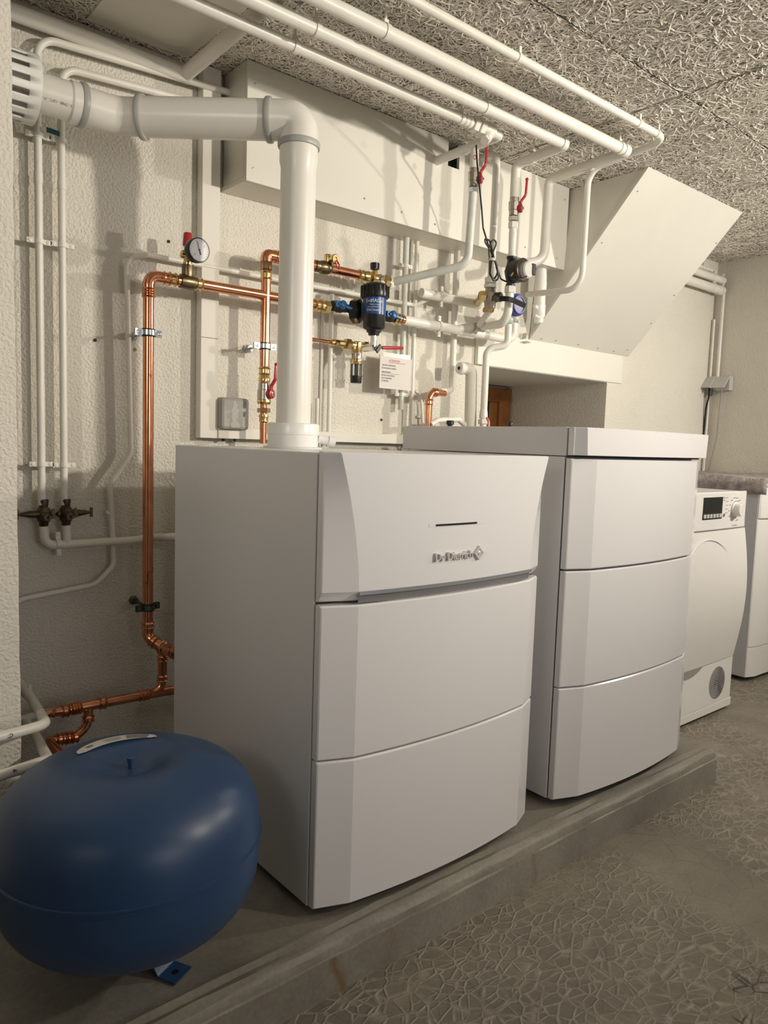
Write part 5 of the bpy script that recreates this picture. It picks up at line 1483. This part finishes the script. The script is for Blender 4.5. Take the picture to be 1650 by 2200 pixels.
O('tube', PIPE_W, PB, tube, [(-0.5,yB,zB), (xB,yB,zB), (xB,yB2,zB-0.008), (xB,yB2,zv2+0.030)], rB, [0.010,0.022], seg=20)
O('socket', PIPE_W, PB, cyl, (xB-0.022,yB,zB), (xB-0.004,yB,zB), rB+0.0025)
for x in ((0.9623, 1.4275, 1.8480)[0], (1.5065, 1.4248, 1.8480)[0]): hanger(PB, (x,yB,zB), rB)
hanger(PB, (xB,(1.8540, 1.5454, 1.8442)[1],zB-0.005), rB)
zC_ = 1.862; yC = (1.6762, 1.3482, 1.8620)[1]; xC = 2.055; rC = 0.03220/2
yC2 = (2.0550, 1.6400, 1.7228)[1]
zC2 = (2.0550, 1.6408, 1.5860)[2]
PC = thing('ceiling_pipe', (1.0, yC, zC_), 'thick white ceiling pipe third from the wall, turning down near the chute', 'pipe', 'pipes hung under the ceiling')
O('tube', PIPE_W, PC, tube, [(-0.5,yC,zC_), (xC,yC,zC_), (xC,yC2,zC_-0.012), (xC-0.004,yC2,zC2), (xC-0.09,yC2+0.05,zC2-0.024)], rC, [0.010,0.024,0.045], seg=20)
O('socket', PIPE_W, PC, cyl, (xC-0.024,yC,zC_), (xC-0.002,yC,zC_), rC+0.0025)
for x in ((1.0952, 1.3512, 1.8620)[0], (2.0245, 1.3401, 1.8620)[0]-0.01): hanger(PC, (x,yC,zC_), rC)
hanger(PC, (xC,(2.0550, 1.4752, 1.8541)[1],zC_-0.006), rC)
zD = 1.893; yD = (1.2558, 1.2599, 1.8930)[1]; xD = 2.131; rD = 0.02025/2
yD2 = (2.1310, 1.5378, 1.7928)[1]
PD = thing('ceiling_pipe', (1.0, yD, zD), 'slim white ceiling pipe furthest from the wall, bending down along the chute', 'pipe', 'pipes hung under the ceiling')
O('tube', PIPE_W, PD, tube, [(-0.5,yD,zD), (xD,yD,zD), (xD,yD2,zD-0.018), (xD-0.004,yD2,(2.1270, 1.5549, 1.4905)[2]), (2.1270, 1.7698, 1.5010)], rD, [0.055,0.055,0.055], seg=18, smooth=50)
for x in ((1.4386, 1.2388, 1.8930)[0], (1.9693, 1.2445, 1.8930)[0], (2.0696, 1.2397, 1.8930)[0]):
    O('clip', PIPE_W, PD, lambda bm: (lathe(bm, (x-0.005,yD,zD), (1,0,0), [(0,rD),(0,rD+0.002),(0.010,rD+0.002),(0.010,rD)], 18), obox(bm, (x,yD-0.004,zD+rD+0.007), (0.004,0,0), (0,0.003,0), (0,0,0.008))))

# ---------------------------------------------------------------- valve group at the right of the duct
def ball_valve(label, p, r, hs, lev, zlen, lower_m=NICKEL):
    """vertical ball valve centred on p"""
    p = V(p)
    t = thing('ball_valve', (p.x, p.y, p.z-0.04), label, 'valve', 'red-handled ball valves')
    O('body', NICKEL, t, lambda bm: (lathe(bm, p-V((0,0,0.026)), (0,0,1), [(0,r*1.00),(0.001,r*1.28),(0.016,r*1.28),(0.018,r*1.45),(0.040,r*1.45),(0.042,r*1.25),(0.056,r*1.22),(0.060,r)], 8), lathe(bm, p+V((0,0,0.014)), (0,0,1), [(0,r*1.5),(0.003,r*1.5)], 24)), smooth=25)
    O('lower_nut', lower_m, t, nut, p-V((0,0,0.034)), (0,0,1), r*1.38, 0.007, smooth=20)
    lever(t, p+V((r*0.6,-r*1.1,-0.004)), hs, (0.02,0,1), lev, label='red lever')
    return t
# chain 1: from the ceiling strainer down to the copper run's air vent
x11, y11 = 1.656, (1.6560, 1.6017, 1.7249)[1]
r11 = 0.02465/2
pt_a = V((un.x+0.018,1.80,un.z)); pt_b = V((1.6975, 1.6900, 1.4854))
zbend = (1.7342, 1.6800, 1.5029)[2]
V1 = thing('riser_pipe', (x11, y11, pt_b.z), 'grey-green painted pipe from the air vent rising to the left red-handled valve', 'pipe')
O('tube', PIPE_G, V1, tube, [pt_a, (x11-0.004,y11+0.006,zbend-0.005), (x11,y11,(1.7294, 1.6700, 1.7470)[2]-0.036)], r11, 0.042, seg=20, smooth=50)
O('fitting', PIPE_W, V1, lambda bm: lathe(bm, pt_a-V((0.004,0,0)), (1,-0.1,0), [(0,0.0205),(0.008,0.0195),(0.016,0.0150),(0.022,r11)], 20))
zva = (1.7294, 1.6700, 1.7470)[2]
BV1 = ball_valve('left red-handled ball valve under the ceiling strainer', (x11,y11,zva), 0.0115, (0.55,-1,0), 0.088, 0, ZINC)
U1 = thing('riser_pipe', (x11, y11, zva+0.034), 'short painted pipe between the left red-handled valve and the ceiling pipe', 'pipe')
O('tube', PIPE_W, U1, lambda bm: lathe(bm, (x11,y11,zva+0.028), (0,0,1), [(0,r11*1.15),(0.012,r11*1.05),(zA-zva-0.028,r11*0.95)], 18))
# P5: from the duct down to the black-levered valve
x5, y5 = (1.8609, 1.7000, 1.7671)[0], 1.70
z5t = (1.8517, 1.7000, 1.9011)[2]; z5b = (1.8588, 1.7000, 1.5015)[2]
r5 = 0.02415/2
P5 = thing('riser_pipe', (x5, y5, z5b), 'white pipe leaving the duct front and dropping to the black-levered valve', 'pipe')
O('tube', PIPE_W, P5, tube, [(x5,DYF+0.02,z5t-0.002), (x5,y5,z5t), (x5-0.002,y5,z5b)], r5, 0.030, seg=18)
O('nut', PIPE_W, P5, lambda bm: (nut(bm, (x5-0.002,y5,z5b-0.004), (0,0,1), r5*1.75, 0.010), nut(bm, (x5-0.002,y5,z5b-0.022), (0,0,1), r5*1.9, 0.006)), smooth=20)
MV = thing('mixing_valve', (x5, y5, (1.8503, 1.7000, 1.3928)[2]), 'nickel and brass valve body with a long black lever', 'valve')
zm_ = (1.8563, 1.7000, 1.4385)[2]
O('body', NICKEL, MV, lambda bm: (lathe(bm, (x5-0.002,y5,zm_-0.032), (0,0,1), [(0,0.015),(0.002,0.018),(0.018,0.019),(0.022,0.021),(0.052,0.021),(0.054,0.018),(0.066,0.017)], 8)), smooth=25)
O('side_port', BRASS, MV, lambda bm: (nut(bm, (x5-0.028,y5+0.012,zm_+0.006), (-1,0.5,0), 0.018, 0.010), lathe(bm, (x5-0.004,y5+0.004,zm_-0.034), (0,0,-1), [(-0.006,0.017),(0.002,0.019),(0.008,0.018),(0.010,0.014)], 8), cyl(bm, (x5-0.028,y5+0.012,zm_+0.006), (h1e.x-0.01,1.825,h1s.z), 0.014)), smooth=25)
O('lever', BLACK, MV, lambda bm: (lathe(bm, (x5+0.006,y5-0.018,zm_+0.004), (0.35,-1,0), [(0,0.016),(0.018,0.016),(0.020,0.012),(0.020,0)], 20), sweep(bm, fillet([(1.8278, 1.6620, 1.4312), (1.8021, 1.6150, 1.4216), (1.8084, 1.5820, 1.4170), (1.8269, 1.5750, 1.4146), (1.8780, 1.5680, 1.4037)], 0.008, 4), rect(0.016, 0.007), up=(0,0,1))), smooth=30, bevel=0.001, label='long black lever')
O('lever_disc', CHROME, MV, lambda bm: lathe(bm, (1.7922, 1.6040, 1.4145), (0.3,-1,0), [(0,0.0075),(0.001,0.0075),(0.001,0)], 18))
O('outlet', PIPE_W, MV, tube, [(x5-0.004,y5,zm_-0.040), (x5-0.008,y5+0.02,zm_-0.066), ((1.8610, 1.7450, 1.3580)[0],1.745,(1.8610, 1.7450, 1.3580)[2])], 0.011, 0.02, seg=16)
# chain 2: pump
x22, y22 = xB, yB2
zv2_old = 0; zv2 = (1.8540, 1.6106, 1.7087)[2]
BV2 = ball_valve('right red-handled ball valve above the black pump', (x22,y22,zv2), 0.0118, (0.55,-1,0), 0.090, 0)
zpt = (1.8540, 1.6145, 1.5579)[2]; zpb = (1.8540, 1.6204, 1.4662)[2]
U2 = thing('riser_pipe', (x22, y22, zpt), 'short white painted pipe between the right red-handled valve and the pump', 'pipe')
O('tube', PIPE_W, U2, lambda bm: (lathe(bm, (x22,y22,zpt-0.004), (0,0,1), [(0,0.0125),(0.010,0.0135),(0.018,0.0110),(0.050,0.0120),(0.075,0.0125),(zv2-0.052-zpt,0.0110)], 18), nut(bm, (x22,y22,zv2-0.054), (0,0,1), 0.016, 0.010)), smooth=30)
PU = thing('circulation_pump', (x22, y22, zpb), 'black circulation pump with a round motor below the right red-handled valve', 'pump')
zpm = (zpt+zpb)/2
O('volute', BLACK, PU, lambda bm: (lathe(bm, (x22,y22,zpb), (0,0,1), [(0,0.0150),(0.006,0.0150),(0.010,0.0120),(0.028,0.0170),(zpm-zpb,0.0210),(zpt-zpb-0.028,0.0160),(zpt-zpb-0.012,0.0125),(zpt-zpb-0.004,0.0165),(zpt-zpb,0.0165)], 24), cyl(bm, (x22,y22-0.004,zpm), (x22+0.002,y22-0.02,zpm), 0.024, 24)))
O('motor', BLACK, PU, lambda bm: lathe(bm, (x22+0.003,y22-0.010,zpm-0.001), (0.06,-1,0), [(0,0.030),(0.004,0.036),(0.026,0.036),(0.028,0.034)], 36))
O('motor_ring', mat('brown_plastic', (0.045,0.022,0.014), 0.35, var=0.1), PU, lambda bm: lathe(bm, (x22+0.005,y22-0.038,zpm-0.001), (0.06,-1,0), [(0,0.0365),(0.010,0.0365),(0.012,0.033)], 36))
O('motor_cap', GREYLT, PU, lambda bm: lathe(bm, (x22+0.006,y22-0.048,zpm-0.003), (0.06,-1,0), [(0,0.026),(0.016,0.026),(0.020,0.022),(0.020,0)], 28), label='light grey motor cap')
O('terminal_box', BLACK_M, PU, lambda bm: obox(bm, (x22+0.030,y22-0.056,zpm+0.002), (0.008,0,0), (0,0.014,0), (0,0,0.017)), smooth=0, bevel=0.002)
O('rating_plate', mat('brass_plate', (0.45,0.36,0.16), 0.4, 0.5), PU, lambda bm: obox(bm, (x22-0.026,y22-0.034,zpm-0.010), (0.003,-0.003,0.006), (0.001,-0.001,-0.002), (0.006,0.0,0.008)), smooth=0)
W2 = thing('riser_pipe', (x22, y22, (1.9027, 1.6700, 1.3694)[2]), 'white painted pipe below the pump curving left to the lower union', 'pipe')
pn = V((x22,y22,zpb))
b1_ = V((1.8540, 1.6250, 1.3528)); b2_ = V((1.8826, 1.7650, 1.3579))
O('tube', PIPE_W, W2, tube, [pn-V((0,0,0.004)), (x22-0.002,y22+0.004,b1_.z-0.002), b2_], 0.0135, 0.045, seg=20, smooth=50)
O('nut', PIPE_W, W2, nut, pn-V((0,0,0.011)), (0,0,1), 0.0185, 0.011, smooth=20)
O('union', NICKEL, W2, lambda bm: (lathe(bm, b2_+V((0.012,-0.012,0.0)), unit(b2_, h2s+V((0.18,0,0))) , [(0,0.0125),(0.004,0.0175),(0.012,0.0175),(0.014,0.0150),(0.030,0.0165),(0.040,0.0140)], 12)), smooth=25)
O('left_end', PIPE_W, W2, tube, [b2_+V((-0.02,0.01,0)), ((1.8129, 1.7950, 1.3492)[0],1.797,h2s.z)], 0.0140, seg=20)
# blue water meter
mx_, my_ = (1.9970, 1.7000, 1.4388)[0], 1.70; mz_ = (1.9970, 1.7000, 1.4388)[2]
WMt = thing('water_meter', (mx_, my_, mz_-0.036), 'round violet-blue water meter behind the black lever', 'water meter')
O('housing', BLUE_M, WMt, lambda bm: lathe(bm, (mx_,my_+0.026,mz_), (0,-1,0), [(0,0.030),(0.004,0.0370),(0.022,0.0385),(0.028,0.0370),(0.030,0.0320),(0.034,0.0320),(0.036,0.030),(0.036,0.026),(0.032,0.0255)], 40))
O('dial', mat('meter_dial', (0.16,0.17,0.34), 0.25, var=0.3, vscale=120), WMt, lambda bm: lathe(bm, (mx_,my_-0.006,mz_), (0,-1,0), [(0,0.0258),(0.001,0.0258),(0.001,0)], 32))
O('dial_print', mat('pale_red_print', (0.55,0.30,0.36), 0.5), WMt, lambda bm: (obox(bm, (mx_+0.002,my_-0.0074,mz_+0.006), (0.014,0,0), (0,0.0002,0), (0,0,0.0035)), obox(bm, (mx_+0.002,my_-0.0074,mz_+0.014), (0.010,0,0), (0,0.0002,0), (0,0,0.0012)), obox(bm, (mx_,my_-0.0074,mz_-0.012), (0.008,0,0), (0,0.0002,0), (0,0,0.0012)), obox(bm, (mx_,my_-0.0074,mz_-0.017), (0.006,0,0), (0,0.0002,0), (0,0,0.0010))), smooth=0)
O('port', PIPE_W, WMt, lambda bm: (cyl(bm, (mx_+0.02,my_+0.03,mz_-0.016), (mx_+0.10,1.80,mz_-0.022), 0.013), cyl(bm, (mx_+0.008,my_+0.045,mz_), (mx_+0.006,my_+0.045,h2s.z+0.03), 0.0135)))
# lower pipe with greenish joint
q0 = V((1.9554, 1.7000, 1.3822)); q1 = V((1.9591, 1.7000, 1.2991)); q2 = V((1.9064, 1.7400, 1.2842)); 
xq = (1.8959, 1.7400, 1.1275)[0]
LQ = thing('drop_pipe', (xq, 1.74, 0.955), 'white pipe with a greenish joint that steps left and drops to the tank cap', 'pipe')
O('tube', PIPE_W, LQ, tube, [q0, (q0.x,1.70,q1.z), (xq,1.74,q2.z), (xq-0.001,1.74,0.965)], 0.0118, [0.026,0.032], seg=18, smooth=50)
O('joint', mat('verdigris_joint', (0.45,0.56,0.50), 0.4, 0.1, var=0.3, vscale=80), LQ, lambda bm: (lathe(bm, q0+V((0,0,-0.014)), (0,0,1), [(0,0.013),(0.004,0.016),(0.018,0.017),(0.022,0.012)], 16), cyl(bm, q0+V((0.01,-0.012,0)), q0+V((0.022,-0.022,-0.003)), 0.006, 10)))
O('nut', PIPE_W, LQ, lambda bm: (nut(bm, (xq-0.001,1.74,(1.8901, 1.7400, 1.0393)[2]), (0,0,1), 0.018, 0.008), lathe(bm, (xq-0.001,1.74,(1.8893, 1.7400, 1.0518)[2]), (0,0,1), [(0,0.015),(0.02,0.0135),(0.03,0.012)], 16)), smooth=30)
# waste trap stub
xt = (2.2632, 1.8200, 1.5838)[0]
TR = thing('waste_pipe', (xt, 1.82, (2.2650, 1.8200, 1.4270)[2]), 'short fat white waste pipe hanging from the duct with a stepped end', 'pipe')
zt0 = (2.2653, 1.8200, 1.4236)[2]; 
O('tube', PVC_WHITE, TR, lambda bm: lathe(bm, (xt,1.82,zt0), (0,0,1), [(0,0.016),(0.018,0.017),(0.026,0.022),(0.066,0.0225),(0.068,0.0205),(0.118,0.0205),(0.119,0.0225),(0.150,0.0225),(0.152,0.0215),(1.622-zt0,0.0215)], 28))
O('side_valve', PIPE_W, TR, lambda bm: (cyl(bm, (xt-0.020,1.815,zt0+0.052), (xt-0.055,1.80,zt0+0.052), 0.006, 10), sphere(bm, (xt-0.038,1.806,zt0+0.052), 0.0085)))
O('cleat', PIPE_W, TR, lambda bm: (cyl(bm, (xt-0.02,1.80,zt0+0.014), (xt-0.05,1.80,zt0+0.020), 0.005, 10),))

# black cable with a tied coil
def cab(name, label, pts, r, m, bend=0.02, cat='cable', seg=8):
    o = O(name, m, None, tube, pts, r, bend, seg=seg, smooth=60)
    return tag(o, label, cat)
kz = []
def K(px, py, y): pass
loop = [(1.5759, 1.5200, 1.7980), (1.6139, 1.5500, 1.7675), (1.6591, 1.5800, 1.7206), (1.6945, 1.6000, 1.6660), (1.7148, 1.6100, 1.6176), (1.7325, 1.6000, 1.5641),
        (1.7630, 1.5900, 1.5124), (1.7723, 1.5900, 1.4719), (1.7495, 1.5900, 1.4612), (1.7329, 1.5900, 1.4864), (1.7451, 1.5950, 1.5448), (1.7583, 1.5900, 1.5811), (1.7367, 1.5900, 1.5866), (1.7329, 1.6000, 1.5573),
        (1.7394, 1.6000, 1.5238), (1.7422, 1.6000, 1.4825), (1.7644, 1.6000, 1.4693), (1.7777, 1.6000, 1.4954), (1.7551, 1.6000, 1.5433), (1.7150, 1.6000, 1.5746), (1.7143, 1.6000, 1.5854), (1.7353, 1.6000, 1.5840), (1.7443, 1.5900, 1.5369), (1.7830, 1.5900, 1.4736),
        (1.7906, 1.5600, 1.4594), (1.8098, 1.5400, 1.4708), (1.8760, 1.5500, 1.4972), (1.9264, 1.5700, 1.5259), (1.9218, 1.5800, 1.5353), (1.8812, 1.5700, 1.5125), (1.9105, 1.5700, 1.5203)]
bk = cab('sensor_cable', 'black sensor cable hanging from the ceiling strainer, coiled and tied beside the pump', loop, 0.0026, BLACK, 0.012)
O('cable_tie', GREYLT, bk, lambda bm: lathe(bm, V((1.7464, 1.5970, 1.5273))-V((0,0,0.004)), (0,0,1), [(0,0.009),(0,0.0105),(0.008,0.0105),(0.008,0.009)], 14))
O('seal_loop', RED, bk, lambda bm: sweep(bm, [V((1.6137, 1.5600, 1.7855))+V((0.005*math.cos(a),0,0.006*math.sin(a))) for a in np.linspace(0,2*math.pi,11)[:-1]], circ(0.0012,6), closed=True), label='small red loop')

# ---------------------------------------------------------------- right corner: pipes, sockets, cables
for k, (px_, r_, dy_, lab_) in enumerate((((3.5538, 1.8700, 1.8564), 0.010, 1.873, 'slim upper white pipe in the right corner under the ceiling'), ((3.5661, 1.8500, 1.8180), 0.0185, 1.855, 'fat white pipe in the right corner, middle of three'), ((3.5736, 1.8500, 1.7683), 0.021, 1.855, 'fattest white pipe in the right corner, lowest of three'))):
    t = thing('corner_pipe', (3.0, dy_, px_[2]), lab_, 'pipe', 'pipes in the right ceiling corner')
    O('tube', PIPE_W, t, tube, [(2.80,dy_,px_[2]), (XR-0.03 if k else XR-0.10,dy_,px_[2]-0.0)], r_, seg=20)
    for xx in (3.62, 3.71) if k else (3.55,):
        O('strap', PIPE_W, t, lambda bm: (lathe(bm, (xx-0.005,dy_,px_[2]), (1,0,0), [(0,r_),(0,r_+0.002),(0.010,r_+0.002),(0.010,r_)], 18), obox(bm, (xx,dy_-r_*0.6,px_[2]+r_+0.004), (0.004,0,0), (0,0.006,0), (0,0,0.006))))
sx_ = XR
def onright(px, py, dx): pass
k1 = vert('white conduit rising from the socket in the right corner, nearest the corner', (3.7450, 1.8519, 1.5518)[0], (3.7450, 1.8519, 1.5518)[1], 0.0085, (3.7450, 1.8564, 1.7364)[2]+0.02, (3.7450, 1.8520, 1.3310)[2], cat='conduit')
k2 = vert('thinner white conduit left of it in the right corner', 3.735, 1.885, 0.006, k1.location.z+0.30, 0.86, cat='conduit')
SO = thing('double_socket', (3.7500, 1.8524, 1.2728), 'pair of grey sockets with raised flaps on the right wall above the dryer', 'socket')
for (pa_, pb_) in (((3.7350, 1.8895, 1.3154), 0), ((3.7350, 1.8171, 1.3125), 1)):
    c = V(pa_)
    O('back_box', GREYLT, SO, box, (3.725,c.y-0.040,c.z-0.040), (XR-0.001,c.y+0.040,c.z+0.030), smooth=0, bevel=0.003)
    O('flap', GREYLT, SO, lambda bm: obox(bm, (3.700,c.y,c.z-0.002), (-0.026,0,-0.028), (0,0.038,0), (-0.002,0,0.002)), smooth=0, bevel=0.002)
c1_ = V((3.7150, 1.8693, 1.2757)); c2_ = V((3.7150, 1.8093, 1.2737))
cb1 = cab('power_cable', 'black power cable dropping from the left of the two sockets', [c1_, (3.7200, 1.8888, 1.1777), (3.7300, 1.8957, 1.0714), (3.7400, 1.9066, 0.9156)], 0.0045, BLACK, 0.05)
O('plug', BLACK, cb1, cyl, c1_+V((0,0,0.012)), c1_-V((0,0,0.03)), 0.010, 12)
cab('power_cable', 'grey power cable dropping from the right of the two sockets to behind the fleece', [c2_+V((0,0,0.01)), (3.7300, 1.8211, 1.1774), (3.7350, 1.8273, 1.0369), (3.7350, 1.8530, 0.8939), (3.7350, 1.8580, 0.7980)], 0.0035, CORD_W, 0.06)
cab('wall_cable', 'thin cream cable down the corner left of the black power cable', [(3.7570, 1.9311, 1.2614), (3.7570, 1.9366, 1.1682), (3.7570, 1.9386, 1.0599)], 0.004, PIPE_W, 0.05)
